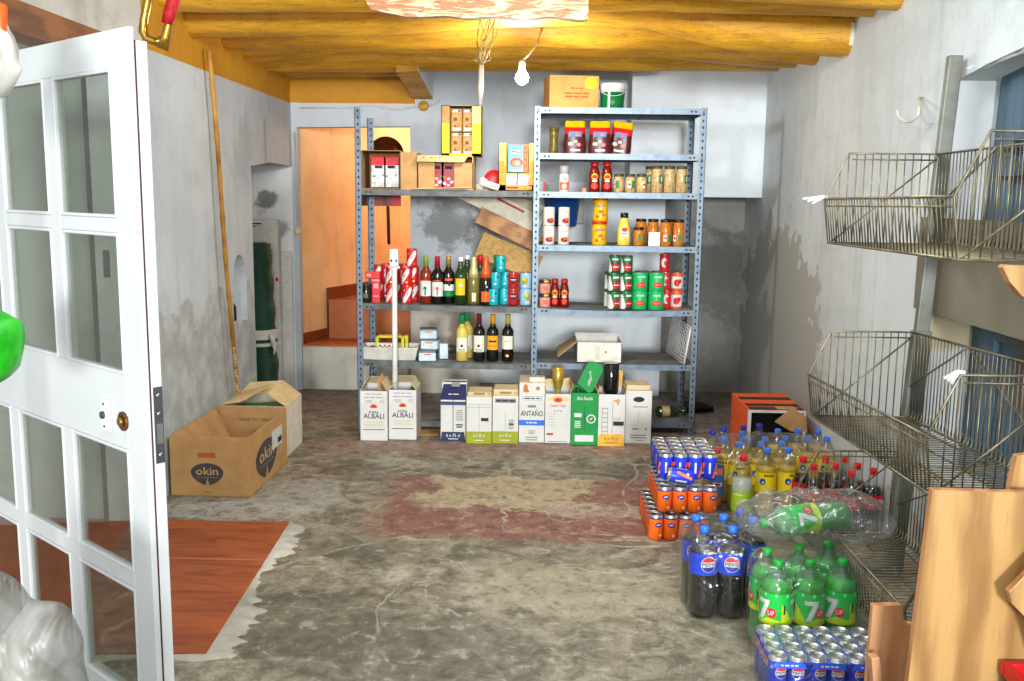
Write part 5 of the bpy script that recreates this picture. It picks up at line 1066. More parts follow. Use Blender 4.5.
build_each(mb, 'flap', KRAFTI, o, .003, fixn=False)
mb = MB(); flat(mb, text2d('DARE TO BASIC', .02, .2, .022), .23, .245, dB-.022, 0, PI); flat(mb, text2d('okin', .02, .05, .016), .25, .185, dB-.034, 0, PI)
mb.build('inner_lettering', mat('faded_print', (128,100,64), .8), o)
def emblem(parent, M, nm):
    mb = MB(); pts = []
    for q in range(40):
        a = 2*PI*q/40; r = 1.0; x = .082*math.cos(a); z = .058*math.sin(a)
        z = z*(.8 if z > 0 else 1.15); x *= 1-.25*max(0, -math.sin(a))**2; pts.append((x, z))
    pts[30] = (0.0, -.028); flat(mb, poly2d(pts), 0, 0, -.0012, 0, 0, M); flat(mb, text2d('okin', .05, .112, .04), 0, .006, -.0024, 1, 0, M); flat(mb, rect2d(.11,.005), 0, -.026, -.0022, 2, 0, M)
    return mb.build(nm, [SLATE, mat('kraft_letter', (206,162,104), .8), mat('slate_pale', (120,110,98), .8)], parent)
emblem(o, TR(.185, 0, .125), 'emblem'); mb = MB(); flat(mb, poly2d([(-.045,-.012),(.045,-.012),(.045,.008),(.035,.013),(-.045,.012)]), .185, .212, -.001, 0); mb.build('stripe', mat('rust_print', (176,96,50), .7), o)
mb = MB(); flat(mb, text2d('OKIN', .02, .035, .01), .185, .022, -.001, 0); mb.build('lettering', BROWN, o)
emblem(o, TR(wd, .27, .15) @ RZ(PI/2) @ Matrix.Diagonal((2.2,1,1.75,1)), 'side_emblem')
MB().box(wd+.002, wd+.003, .36, .54, .145, .245).build('sticker', WHITE, o); MB().box(wd+.003, wd+.0035, .46, .53, .16, .19).build('barcode', INK, o)
# second carton behind it
p = PZ(232, 455); o = thing('cardboard_box', 'pale open carton with raised flaps behind the brown emblem carton', 'carton', (-1.76, 5.29, 0), -.02); w6, d6, h6 = .37, .36, .30
mb = MB().box(0,w6,0,k,0,h6).box(0,w6,d6-k,d6,0,h6).box(0,k,0,d6,0,h6).box(w6-k,w6,0,d6,0,h6).box(0,w6,0,d6,0,k); mb.build('box', CREAM, o)
mb = MB(); mb.add([(w6,.02,h6),(w6,d6,h6),(w6-.1,d6-.04,h6+.09),(w6-.12,.06,h6+.06)], [(0,1,2,3)]); mb.add([(0,d6,h6),(w6-.1,d6,h6),(w6-.13,d6+.05,h6+.07),(.05,d6+.03,h6+.06)], [(0,1,2,3)]); mb.add([(0,.02,h6),(0,d6,h6),(.2,d6-.02,h6+.055),(.1,.05,h6+.01)], [(0,1,2,3)])
build_each(mb, 'flap', CARDL, o, .004, fixn=False)
oo = thing('magazine', 'green printed booklet lying on top inside the pale carton', 'booklet', (-1.56, 5.45, h6-.06), .3, None, (.1,0,.3)); MB().box(-.13,.13,-.09,.09,0,.02).build('cover', GREEN, oo, bevel=.004); MB().box(-.1,.02,-.091,.02,.02,.0215).build('print', WHITE, oo)
MB().box(-1.7,-1.45,5.34,5.6,.006,h6-.068).build('paper_stack', CREAM, None)
tag(bpy.data.objects['paper_stack'], 'stack of pale papers filling the carton under the green booklet', 'papers')
# bamboo cane
a, b = PX(209,50,-1.765), Vector((-1.72, 5.62, .0)); n = 60; pts = []; rs = []
foot = PX(239,388,-1.74)
for q in range(n+1):
    t = q/n; p = a.lerp(Vector((-1.735, foot.y, 0.0)), t); p.y += .012*math.sin(t*9); p.z = a.z*(1-t); pts.append(p); rs.append(.0135*(1-.15*t)*(1.22 if q % 6 == 0 else 1.0))
mb = MB().tube(pts, rs, 9); o = tag(mb.build('bamboo_cane', [mat('bamboo', (186,134,52), .4, 0, (142,92,30), 8)]), 'long thin bamboo cane leaning on the grey plastered wall', 'cane')
mb = MB().tube(pts[44:56], [r+.0012 for r in rs[44:56]], 9); mb.build('peeled_skin', mat('peeled_bamboo', (206,176,130), .7, 0, (120,70,34), 70), o)
# arch niche small bottle
o = thing('ink_bottle', 'small dark blue bottle standing in the arched wall niche', 'bottle', (-1.845, 5.80, .715)); MB().lathe([(.03,0),(.034,.01),(.034,.09),(.015,.115),(.015,.14)], 14, 0).build('glass_body', mat('dark_blue_glass', (36,46,70), .15), o); MB().lathe([(.018,.14),(.018,.165)], 12, 0).build('cap', BLACK, o)
# green roll and cardboard in the recess
o = thing('screen_roll', 'tall dark green rolled garden screen tied with a white band in the wall recess', 'roll', (-1.955, 6.92, 0), 0, None, (0, -.035, 0)); mb = MB(); SEG = 40; vs = []; zz = [0, .001]+[1.13*q/40 for q in range(1, 41)]
def rollmat():
    t = NT('green_reed'); P = t.obj(); w_ = t.n('ShaderNodeTexWave'); t.set(w_.inputs[0], P); w_.bands_direction = 'Z'; w_.inputs[1].default_value = 22; f = w_.outputs[1]
    c = t.mix(f, lin((16,56,40)), lin((30,84,62))); t.bsdf(c, .5, 0, .4, f, .5, .008); return t.m
mb.lathe([(.095,0)]+[(.097+.006*math.sin(q*.9), 1.13*q/40) for q in range(1, 40)]+[(.095,1.13),(.05,1.14)], 28, 0); mb.build('screen', rollmat(), o)
mb = MB()
for r, z0, z1 in ((.105,.44,.51),(.107,.39,.415)): mb.lathe([(r,z0),(r+.003,(z0+z1)/2),(r,z1)], 28, 0, cap0=False, cap1=False)
mb.build('band', mat('white_band', (222,218,206), .6), o); MB().tube([(.08,-.09,.48),(.1,-.1,.44),(.11,-.09,.37),(.1,-.1,.33)], [.014,.02,.014,.004], 7).build('knot', WHITE, o)
o = thing('cardboard_box', 'flat white carton standing behind the green roll', 'carton', (-2.04, 7.06, 0)); MB().box(-.13,.16,0,.08,0,1.3).build('box', mat('white_box', (214,212,206), .7), o, bevel=.005); mb = MB(); flat(mb, rect2d(.12,.01), -.02, 1.27, -.001, 0); flat(mb, rect2d(.08,.008), -.04, 1.25, -.001, 0); flat(mb, rect2d(.02,.03), .145, .86, -.001, 1); mb.build('print', [INK, RED], o)
o = thing('white_panel', 'plain white panel leaning at the corner of the recess', 'panel', (-1.86, 7.15, 0)); MB().box(-.05,.055,0,.025,0,1.06).build('panel', WHITE, o, bevel=.003)
o = thing('wall_switch', 'small round cream fitting on the stair doorway jamb', 'switch', PY(298,231,7.19)); MB().lathe([(.028,0),(.028,.02),(.02,.03)], 16, 0, Matrix.Rotation(PI/2, 4, 'X')).build('body', mat('cream_plastic', (226,214,190), .5), o)
MB().tube([(0,-.005,0),(.004,-.004,.3),(-.01,-.004,.72)], .006, 5).build('cable', mat('painted_cable', (206,196,180), .6), o)
# cable along the lintel and round junction box
o = thing('junction_box', 'round ochre painted junction box above the stair doorway', 'junction box', PY(424,106,7.185)); MB().lathe([(.035,0),(.036,.02),(.03,.028)], 18, 0, Matrix.Rotation(PI/2, 4, 'X')).build('body', M_OCHRE, o)
pa = PY(300,108,7.19)-o.location; MB().tube([(-.03,0,0),(-.2,0,-.03),(-.4,0,.0),(-.6,0,-.02),(pa.x,0,pa.z)], .006, 6).build('cable', WHITE, o); MB().tube([(.02,0,.0),(.08,0,.01),(.12,0,.05)], .005, 5).build('cable', WHITE, o)
# bulb and hanging wires
pb = PY(522,78,5.3); o = thing('light_bulb', 'bare glowing bulb hanging from the ochre beams', 'lamp', pb)
mb = MB().lathe([(.005,-.037),(.02,-.031),(.032,-.018),(.037,0),(.032,.018),(.022,.034),(.014,.05)], 20, 0)
t = NT('lit_bulb_glass'); e = t.n('ShaderNodeEmission'); e.inputs[0].default_value = (1,.97,.9,1); e.inputs[1].default_value = 14; t.t.links.new(e.outputs[0], t.out.inputs[0]); mb.build('glass_bulb', t.m, o)
MB().lathe([(.016,.045),(.019,.05),(.019,.085),(.012,.095)], 14, 0).build('socket', mat('socket_grey', (120,118,110), .5), o)
MB().tube([(0,0,.09),(.03,.03,.12),(.08,.14,.2),(.1,.38,.30)], .004, 5).build('cord', WHITE, o)
light('bulb_light', 'POINT', (pb.x, pb.y-.06, pb.z-.03), 34, (.97,.97,.96), .05)
o = thing('wire_bundle', 'tangle of thin cables with a white connector hanging from the beams', 'wires', PY(481,100,4.95)); z0 = 0
MB().tube([(-.004,0,-.03),(-.002,0,.06),(.0,0,.17)], [.006,.014,.012], 8).build('connector', mat('connector_white', (214,208,192), .5), o)
mb = MB(); rr = random.Random(3)
for q in range(9):
    pts = [(0,0,.16)]; x = 0
    for j in range(1, 5): x += rr.uniform(-.035,.045); pts.append((x, rr.uniform(-.02,.02), .16+.075*j))
    mb.tube(pts, .0025, 4)
for q in range(4): mb.tube([(0,0,.17),(rr.uniform(-.05,.05),0,.2),(rr.uniform(-.09,.09),0,.2+rr.uniform(-.02,.1))], .002, 4)
mb.build('cable', mat('aged_cable', (180,160,110), .6), o)
# hanging plank with peeling paint
def peel():
    t = NT('peeling_red_paint'); P = t.mapped(t.pos(), (2.5, 12, 14)); n = t.noise(P, 3, 7, .68, .8)
    c = t.mix(t.ramp(n, .46, .54), lin((170,112,82)), lin((204,186,146))); n2 = t.noise(P, 9, 5); c = t.mix(t.ramp(n2, .58, .66, 0, .8), c, lin((140,68,48))); t.bsdf(c, .7, 0, .3, n, .8, .01); return t.m
a, b = PY(366,6,4.1), PY(588,11,4.1); mb = MB(); n = 40; vs = []
for q in range(n+1):
    x = a.x+(b.x-a.x)*q/n; t = q/n; lo = a.z+(b.z-a.z)*t-.012+.012*wob((x,0,0), 9)-.03*min(1, t*6)*(1-t*.3); 
    if q == 0: lo += .03
    vs += [(x,4.08+.006*wob((x,3,0),8),lo),(x,4.085,2.46),(x,4.2,2.46),(x,4.19,lo+.01)]
mb.add(vs, [(4*q+j, 4*q+(j+1) % 4, 4*q+4+(j+1) % 4, 4*q+4+j) for q in range(n) for j in range(4)]+[(3,2,1,0),(4*n,4*n+1,4*n+2,4*n+3)], 0)
tag(mb.build('hanging_plank', peel()), 'red and cream plank with flaking paint hanging under the ochre beams', 'plank')
# brass horn hanging over the door
o = thing('brass_horn', 'brass horn with a red cord wrap hanging above the open door', 'horn', PY(158,52,3.2)); 
HB = mat('horn_brass', (196,152,62), .2, .85, (160,116,40), 12); s_ = 3.2/960
def hp(x, y, d=0): return PY(x, y, 3.2+d)-o.location
U = [hp(148,-60),hp(148,0),hp(144,20),hp(143,32),hp(147,39),hp(156,42),hp(165,39),hp(168,30),hp(172,10),hp(178,-25),hp(184,-60)]
mb = MB().tube(U[:7], .014, 10); mb.tube(U[5:8], .014, 10); mb.build('tube', HB, o)
MB().tube([hp(162,49),hp(166,36),hp(170,20),hp(176,-10),hp(184,-60)], [.02,.017,.014,.014,.014], 10).build('mouth_tube', HB, o)
mb = MB().tube([hp(167,24,-.004),hp(170,12,-.004),hp(176,-8,-.004),hp(178,-16,-.004)], [.018,.020,.020,.018], 10); mb.build('cord_wrap', mat('red_cord', (180,24,30), .6, 0, (140,14,20), 60), o)
# bags and stand at the edge, plastic sack
o = thing('coat_stand', 'dark wooden stand with an orange cap holding the bags by the door', 'stand', (-1.27, 2.0, 0), 0)
tp = PY(11,0,2.0)-Vector((-1.27,2.0,0)); MB().tube([(-.08,0,0),(-.07,0,1.2),(-.01,0,1.75),(tp.x,tp.y,tp.z+.1)], .016, 10).build('pole', mat('dark_pole', (58,50,44), .5), o); MB().lathe([(.12,0),(.12,.02),(.03,.04)], 20, 0, TR(-.08,0,0)).build('base', mat('dark_pole', (58,50,44), .5), o)
q = PY(2,10,1.98)-Vector((-1.27,2.0,0)); MB().tube([q+Vector((-.12,0,.06)), q, q+Vector((-.01,0,-.08))], [.02,.014,.012], 8).build('hook', ORANGE, o)
def bag(name, label, px, Y, m, seed, sub=1):
    pts = [PY(x, y, Y) for x, y in px]; c = sum(pts, Vector())/len(pts); o = thing(name, label, 'bag', c); vs = []; n = len(pts); RGS = 9
    for r_ in range(RGS+1):
        t = -1+2*r_/RGS; sc = math.sqrt(max(0, 1-t*t))
        for p in pts:
            d = (p-c)*(.25+.75*sc); v = d+Vector((0, t*.09, 0)); v += Vector((1,.6,.8))*.012*wob((v.x*1, v.y, v.z), 22, seed); vs.append(v)
    mb = MB().add(vs, [(i*n+k, i*n+(k+1) % n, (i+1)*n+(k+1) % n, (i+1)*n+k) for i in range(RGS) for k in range(n)]+[tuple(range(n)), tuple(range(RGS*n, RGS*n+n))], 0, True)
    b_ = mb.build('bag', m, o); s = b_.modifiers.new('s', 'SUBSURF'); s.levels = s.render_levels = sub; return o
bag('plastic_bag', 'bright green plastic bag hanging at the hinge side of the door', [(-66,318),(-36,296),(-6,313),(4,319),(12,324),(14,340),(15,356),(12,372),(4,380),(-6,386),(-20,392),(-50,380),(-66,350)], 1.97, mat('green_bag', (42,196,30), .35, 0, (24,150,20), 14), 2.0, 0)
bag('plastic_bag', 'crumpled white plastic bag hanging above the green bag', [(-60,20),(-30,10),(-2,22),(5,40),(6,58),(12,68),(6,84),(-4,98),(-30,104),(-62,90)], 1.97, mat('white_bag', (236,233,226), .4, 0, (216,211,202), 14), 5.0, 0)
def sackmat():
    t = NT('milky_plastic'); P = t.obj(); n = t.noise(t.mapped(P, (2,2,3)), 1.8, 3, .5, 1.8)
    tr = t.n('ShaderNodeBsdfTransparent'); b_ = t.n('ShaderNodeBsdfPrincipled'); t.set(b_.inputs['Base Color'], t.mix(t.ramp(n, .4, .65), lin((120,119,113)), lin((158,157,150)))); b_.inputs['Roughness'].default_value = .34; b_.inputs['Specular IOR Level'].default_value = .35
    u = t.n('ShaderNodeBump'); u.inputs['Strength'].default_value = .8; u.inputs['Distance'].default_value = .05; t.set(u.inputs['Height'], n); t.t.links.new(u.outputs[0], b_.inputs['Normal'])
    m = t.n('ShaderNodeMixShader'); t.set(m.inputs[0], t.ramp(n, .3, .7, .5, .85)); t.t.links.new(tr.outputs[0], m.inputs[1]); t.t.links.new(b_.outputs[0], m.inputs[2]); t.t.links.new(m.outputs[0], t.out.inputs[0]); return t.m
px = [(-90,700),(-90,600),(-40,560),(-6,566),(6,574),(14,590),(26,604),(46,604),(58,603),(66,614),(78,634),(79,648),(76,660),(84,676),(96,720),(104,800),(102,920),(84,1020),(0,1034),(-80,1024),(-104,900)]
o = bag('plastic_sack', 'big crumpled translucent plastic sack standing in front of the door', px, 1.72, sackmat(), 9.0)
for c in o.children: c.name = 'sack'
o.location.z -= .0

# ================================================================== DRINKS ON THE FLOOR, RIGHT
PET = clear('clear_pet', (240,243,241), .3, .05); PETG = clear('green_pet', (150,232,166), .45, .06, diffuse=.04)
FILM = clear('shrink_film', (248,250,250), .34, .08, .9, 11.0, diffuse=.012)
CAPB = mat('cap_blue', (44,110,214), .35); CAPN = mat('cap_navy', (36,44,150), .35); CAPR = mat('cap_red', (210,30,34), .35); CAPG = mat('cap_green', (22,150,50), .35)
COLA = mat('cola_liquid', (22,12,10), .12, 0, (16,9,8), 5, .5); AMBER = mat('amber_drink', (212,168,44), .2, 0, (194,148,34), 5, .5)
def bottle(h=.33, r=.05, liquid=COLA, fill=.72, cap=CAPR, lab=None, lz=(.12,.2), labm=(), pet=PET, name='soda_bottle', contour=False, base=.0):
    t = thing(name, '', 'bottle')
    P = [(r*.72,0),(r*.95,.012),(r,.03),(r,.10*h/.33),(r*.985,.12*h/.33),(r,.135*h/.33),(r,.228*h/.33),(r*.965,.246*h/.33),(r*.82,.268*h/.33),(r*.52,.29*h/.33),(.0155,.306*h/.33),(.014,h-.014)]
    if contour: P = [(r*.72,0),(r*.95,.012),(r*.97,.03),(r*.9,.09*h/.31),(r*.92,.12*h/.31),(r,.16*h/.31),(r*.97,.19*h/.31),(r*.78,.225*h/.31),(r*.5,.258*h/.31),(.017,.282*h/.31),(.014,h-.014)]
    MB().lathe(P, 20, 0).build('bottle_body', pet, t)
    if liquid:
        L_ = [(max(.004, a-.0022), b+.002) for a, b in P if b < fill*h]
        k = [i for i, p in enumerate(P) if p[1] >= fill*h][0]; a, b = P[k-1], P[k]; f = (fill*h-a[1])/(b[1]-a[1]); L_.append((a[0]+(b[0]-a[0])*f-.0022, fill*h))
        MB().lathe(L_, 20, 0).build('liquid', liquid, t)
    MB().lathe([(.016,h-.022),(.0165,h-.019),(.0165,h-.003),(.014,h)], 16, 0).build('cap', cap, t)
    MB().lathe([(.018,h-.03),(.018,h-.026)], 16, 0).build('neck_ring', cap if cap is CAPR else PET, t)
    if lab:
        mb = MB(); R = r+.0012; mb.lathe([(R,lz[0]),(R,lz[1])], 24, 0, cap0=False, cap1=False); lab(mb, R+.0008); mb.build('label', list(labm), t)
    return t
def pepsi_disc(mb, R, a, z, r, m0=1):
    wrap(mb, disc2d(r), R, a, z, m0); wrap(mb, poly2d([(r*.93*math.cos(q), r*.93*math.sin(q)) for q in [.35+k*(PI-.7)/12 for k in range(13)]]+[(0, r*.30)]), R+.0005, a, z, m0+1)
    wrap(mb, poly2d([(r*.93*math.cos(q), -r*.93*math.sin(q)) for q in [.4+k*(PI-.8)/12 for k in range(13)]]+[(0, -r*.34)]), R+.0005, a, z, m0+2); wrap(mb, text2d('PEPSI', .02, r*1.75, r*.42), R+.001, a, z, m0+3)
PEPBLUE = mat('label_royal_blue', (30,66,206), .35); PEPDEEP = mat('logo_blue', (24,52,160), .4); PRED = mat('logo_red', (224,36,48), .4)
def mk_pepsi(): return bottle(.335, .05, COLA, .76, CAPB, lambda mb, R: (pepsi_disc(mb, R, .12, .209, .029),), (.168,.246), (PEPBLUE, WHITE, PRED, PEPDEEP, INK))
k_pep = Kind(mk_pepsi)
def relax(pts, d, it=40):
    pts = [Vector((p.x, p.y, 0)) for p in pts]
    for _ in range(it):
        for i in range(len(pts)):
            for j in range(i):
                v = pts[i]-pts[j]; L_ = v.length
                if L_ < d: v = v/L_*(d-L_)*.5; pts[i] += v; pts[j] -= v
    return pts
P_ = relax([PZ(x, y, .335) for x, y in ((705,526),(732.7,526),(696.7,515),(724,514.3),(741,509),(752,517))], .1015)
for p, rz, l in zip(P_, (.1,-.25,-.35,.2,.3,.4), ('front one beside the bare floor','front one nearest the green bottles','behind the first, next to the bare floor','middle of the pack, second row','at the rear of the pack by the clear bottle','deep in the pack beside the green bottles')): k_pep('blue-labelled cola bottle, '+l, p, rz)
# green lemon-lime bottles
LIMEP = mat('lime_patch', (186,214,30), .4); SEVG = mat('label_bright_green', (34,190,74), .35); LIMEL = mat('clear_lime_liquid', (80,178,88), .15, 0, (56,150,66), 6, .5)
def sev(mb, R):
    wrap(mb, rect2d(.30,.010), R, 0, .232, 5)
    for a in (0.0, 2.2, -2.2):
        wrap(mb, poly2d([(-.045,.03),(.0,-.036),(.05,-.045),(-.045,-.045)]), R, a-.35, .176, 1); wrap(mb, poly2d([(-.04,-.045),(.055,-.045),(.055,-.03),(.0,-.02)]), R+.0002, a+.2, .176, 1)
        wrap(mb, poly2d([(-.030,.034),(.016,.034),(.016,.024),(-.006,-.034),(-.024,-.034),(-.002,.02),(-.030,.02)]), R+.0006, a, .181, 2); wrap(mb, disc2d(.017), R+.001, a+.42, .173, 3); wrap(mb, text2d('UP', .02, .022, .016), R+.0014, a+.42, .173, 2)
    wrap(mb, rect2d(.006,.03), R+.0006, 1.2, .186, 4); wrap(mb, rect2d(.006,.03), R+.0006, -1.2, .186, 4)
def mk_sev(): return bottle(.335, .0525, LIMEL, .80, CAPG, sev, (.130,.238), (SEVG, LIMEP, WHITE, PRED, INK, mat('label_pale_green', (150,236,160), .4)), PETG)
k_sev = Kind(mk_sev)
P7 = relax([PZ(x, y, .335) for x, y in ((778.8,560),(810.7,560),(843,559),(767.6,548),(799.5,545),(829,541))], .106)
for p, rz, l in zip(P7, (-.95,.05,-.75,.5,.9,.2), ('front row, nearest the cola pack','front row, middle, showing the big white seven','front row, nearest the wire basket','rear row, nearest the cola pack','rear row, middle, under the lying bottle','rear row, nearest the wire basket')): k_sev('green lemon-lime bottle, '+l, p, rz)
lie = k_sev('green lemon-lime bottle lying on top of the standing ones inside the film', (0,0,0))
A_, B_ = PY(752,522,3.2), PY(846,514,3.3); dirv = (A_-B_).normalized(); B2 = Vector((B_.x, B_.y, .392)); A2 = Vector((A_.x, A_.y, .385)); q = (A2-B2).to_track_quat('Z', 'Y'); lie.rotation_euler = (q.to_matrix() @ RZ(2.1).to_3x3()).to_euler(); lie.location = B2
# amber lemon bottles
YLAB = mat('lemon_yellow_label', (248,216,20), .4)
def ylab(mb, R): (wrap(mb, disc2d(.014,.016), R, -.65, .18, 1), wrap(mb, disc2d(.006), R+.0005, -.6, .177, 2), wrap(mb, rect2d(.016,.02), R, .35, .143, 3), wrap(mb, scrib(.05, .011, 4), R, -.05, .21, 4), wrap(mb, rect2d(.01,.06), R, 1.25, .17, 2))
k_yel = Kind(lambda: bottle(.33, .048, AMBER, .74, CAPB, ylab, (.122,.222), (YLAB, BLUE, WHITE, mat('label_grey', (190,190,180), .5), INK)))
CAPS = [(739.5,442,'b'),(767.5,448.5,'b'),(788.6,448.1,'b'),(761,441.7,'b'),(781.7,441.3,'b'),(724.2,436.6,'b'),(745,437,'b'),(765,437,'b'),(785.6,436,'b'),(806.4,436,'b'),(827,436.8,'b'),(739,431,'b'),(778,429,'b'),(798,428.9,'b'),(818.5,429.5,'b'),(713,432,'n'),(727,429.4,'n'),(745,427.5,'n'),(758,426,'n')]
COK = [(803.5,456.5),(814.8,463.7),(826,456),(835.4,463),(846,456),(857.8,462.7),(852.3,470),(873.8,468)]
ALLP = [PZ(x, y, .33) for x, y, c in CAPS]+[PZ(743.4,454.5,.33)]
ALLP = relax(ALLP, .0975, 60)
def hold(p): return Vector((min(p.x, 1.545), p.y, 0))
rows = {}
k_nav = Kind(lambda: bottle(.34, .046, AMBER, .6, CAPN, lambda mb, R: wrap(mb, rect2d(.05,.04), R, .2, .15, 1), (.11,.19), (mat('dull_orange_label', (226,130,40), .4), WHITE), name='soda_bottle'))
def place_names():
    global names
names = ['beside the clear bottle with the green label','front pair, nearer the clear bottle','front pair, nearer the cola bottles','second row, behind the gap of the front pair','second row, right behind the front pair','at the side of the blue cans','third row, behind the clear bottle','third row, second from the blue cans','third row, third from the blue cans','third row, fourth from the blue cans','third row, touching the white wall','fourth row, nearest the blue cans','fourth row, in front of the orange-edged carton','fourth row, beneath the cardboard scrap','fourth row, touching the white wall']
for i, ((x, y, c), p) in enumerate(zip(CAPS, ALLP)):
    p = hold(p)
    if c == 'b': k_yel('amber blue-capped lemon bottle, '+names[i], p, random.uniform(-.3,.3) if i > 2 else (.15,.1,.5)[i])
    else: k_nav('clear navy-capped bottle behind the amber bottles, %s from the wine cartons' % ORD[i-15], p, .3)
p = hold(ALLP[-1]); CLOUDY = mat('cloudy_water', (196,200,184), .15, 0, (180,186,168), 5)
o = bottle(.33, .046, CLOUDY, .66, CAPR, lambda mb, R: (wrap(mb, text2d('Casera', .03, .062, .024, .3), R, .1, .112, 1, .22), wrap(mb, disc2d(.034,.017), R-.0004, .1, .112, 2, .22), wrap(mb, rect2d(.05,.008), R, -.6, .15, 2)), (.07,.165), (mat('acid_green_label', (176,212,44), .4), mat('script_pink_red', (206,40,80), .4), mat('label_cream', (232,236,190), .4))); put(o, 'clear bottle with red cap and acid green label standing before the amber bottles', p)
p = PZ(718,447,.30); p.z = 0; o = bottle(.30, .034, mat('orange_drink', (232,120,60), .2), .5, CAPR, lambda mb, R: (wrap(mb, rect2d(.05,.03), R, .0, .185, 1), wrap(mb, rect2d(.05,.02), R, .0, .12, 2), wrap(mb, disc2d(.012,.008), R+.0005, 0, .12, 3)), (.06,.205), (mat('bottle_sky', (40,120,200), .4), mat('bottle_coral', (244,110,60), .4), mat('pale_pink_label', (240,190,190), .4), RED)); put(o, 'slim bottle with red cap and orange label beside the stacked cans', p)
REDL = mat('cola_red_label', (206,16,30), .35)
def coke(mb, R): [wrap(mb, text2d('Coca-Cola', .03, .072, .026, .35), R, a, .163, 1, .1) for a in (-.9, .8)]; wrap(mb, rect2d(.2,.003), R, 0, .14, 1)
k_cok = Kind(lambda: bottle(.31, .0445, COLA, .72, CAPR, coke, (.13,.195), (REDL, WHITE), contour=True))
PC = relax([PZ(x, y, .31) for x, y in COK], .091, 60)
for i, p in enumerate(PC): k_cok('red-labelled cola bottle, '+('front, touching the amber bottles','front, second from the amber bottles','second row, behind the front two','front, third from the amber bottles','second row, under the middle basket','front, fourth from the amber bottles','foremost, behind the lower basket wires','last one, by the upright')[i], (min(p.x, 1.55), p.y, 0), (.5,-.3,.2,-.5,.4,-.2,.3,-.6)[i])
# stacked packs of small cans
CANBL = mat('can_blue', (48,66,214), .3, .1, (40,56,196), 10); CANOR = mat('can_orange', (255,118,36), .3, .1, (250,104,28), 10); ALU = mat('can_aluminium', (206,206,202), .28, .85, (180,180,178), 20)
def smallcan(blue):
    t = thing('soda_can', '', 'can'); r = .033; h = .115
    mb = MB().lathe([(r*.8,0),(r,.008),(r,h-.018),(r*.985,h-.012),(r*.86,h-.004)], 16, [0,0,0,3] if blue else [1,1,2,3])
    R = r+.0006
    for a in (.1, 2.2, -2.0):
        if blue: wrap(mb, poly2d([(-.016,-.045),(-.004,-.045),(.02,.02),(.008,.024)]), R, a+.25, .055, 1); wrap(mb, rect2d(.009,.05), R, a-.55, .055, 4); wrap(mb, disc2d(.006), R+.0003, a+.5, .03, 4)
        else: wrap(mb, disc2d(.016,.011), R, a, .072, 2); wrap(mb, rect2d(.018,.006), R+.0004, a, .073, 4, .15); wrap(mb, disc2d(.006), R, a+.3, .025, 5)
    mb.build('body', [CANBL, CANOR, mat('shoulder_violet', (70,50,160), .3, .3), ALU, WHITE, mat('can_peach', (250,190,150), .4)], t)
    MB().lathe([(r*.86,h-.005),(r*.88,h),(r*.8,h),(r*.78,h-.004)], 16, 0, cap0=False).build('lid', ALU, t); return t
k_cb, k_cor = Kind(lambda: smallcan(True)), Kind(lambda: smallcan(False))
STEP = .0668
def pack(origin, z, kind, noun, which, rz=0.0):
    for row in range(6 if which == 'edge' else 5):
        for c in range(4):
            if which == 'edge' and row > 0 and c > 0: continue
            kind('%s, %s row from the front, %s from the bare floor' % (noun, ORD[row], ORD[c]), (origin.x+STEP*c+.012*row*0, origin.y+STEP*row, z), random.uniform(-.5,.5) if which != 'edge' or row else random.uniform(-.2,.2))
O1 = PZ(656,541); O1 = Vector((O1.x, O1.y+.033, 0)); O2 = PZ(665,513,.118); O2 = Vector((O2.x, O2.y+.033, 0)); O3 = PZ(666,479.5,.236); O3 = Vector((O3.x, O3.y+.033, 0))
pack(O1, 0, k_cor, 'orange can, lowest pack', 'edge'); pack(O2, .118, k_cor, 'orange can, middle pack', 'edge'); pack(O3, .236, k_cb, 'blue can, topmost pack', 'all')
for (O_, z, l) in ((O1,.1155,'lowest'),(O2,.2335,'middle')):
    pass
k_cb('blue can lying on its side in front of the topmost pack', (O2.x+.125, O2.y-.0, .236+.034), 0, (0, -PI/2+.12, -.08))
# tall cans in the front tray
PB = mat('tray_can_blue', (32,52,176), .3, .1, (28,46,160), 10)
def tallcan():
    t = thing('soda_can', '', 'can'); r = .0283; h = .146
    mb = MB().lathe([(r*.8,0),(r,.008),(r,h-.012),(r*.9,h-.006)], 18, [0,0,1]); pepsi_disc(mb, r+.0006, 0, .10, .02, 2)
    mb.build('body', [PB, ALU, WHITE, PRED, PEPDEEP, INK], t)
    MB().lathe([(r*.9,h-.008),(r*.95,h),(r*.88,h),(r*.84,h-.009)], 18, 0, cap0=False).build('lid', ALU, t)
    MB().lathe([(.007,h-.0088),(.007,h-.0065)], 10, 0, TR(0,-.006,0)).build('tab', ALU, t); return t
k_tc = Kind(tallcan)
q00, q10, q01, q11 = (PZ(778,654,.146), PZ(876,653,.146), PZ(761.5,623.4,.146), PZ(852.5,626,.146))
ux = (q10-q00); uy = (q01-q00); ux = Vector((1, 0, 0))*.0588 ; uy = Vector((0, 1, 0))*.0588
ang = -.02; ux = Vector((math.cos(ang), math.sin(ang), 0))*.0588; uy = Vector((-math.sin(ang), math.cos(ang), 0))*.0588
for row in range(4):
    for c in range(6):
        p = Vector((q00.x, q00.y, 0))+ux*c+uy*row; k_tc('tall blue can in the tray, %s row from the front, %s from the floor' % (ORD[row], ORD[c]), p, (.25 if c % 2 == 0 else -.1) if row == 0 else (-1.4 if c == 0 else random.uniform(-3,3)))
o0 = Vector((q00.x, q00.y, 0))-ux*.52-uy*.52
o = thing('shrink_wrap', 'blue printed band and clear film round the tray of tall cans', 'wrap', o0, ang); Wd, Dp = .0588*6+.002, .0588*4+.002
mb = MB(); 
def ring(z, e=.0): return [(-e,-e,z),(Wd+e,-e,z),(Wd+e,Dp+e,z),(-e,Dp+e,z)]
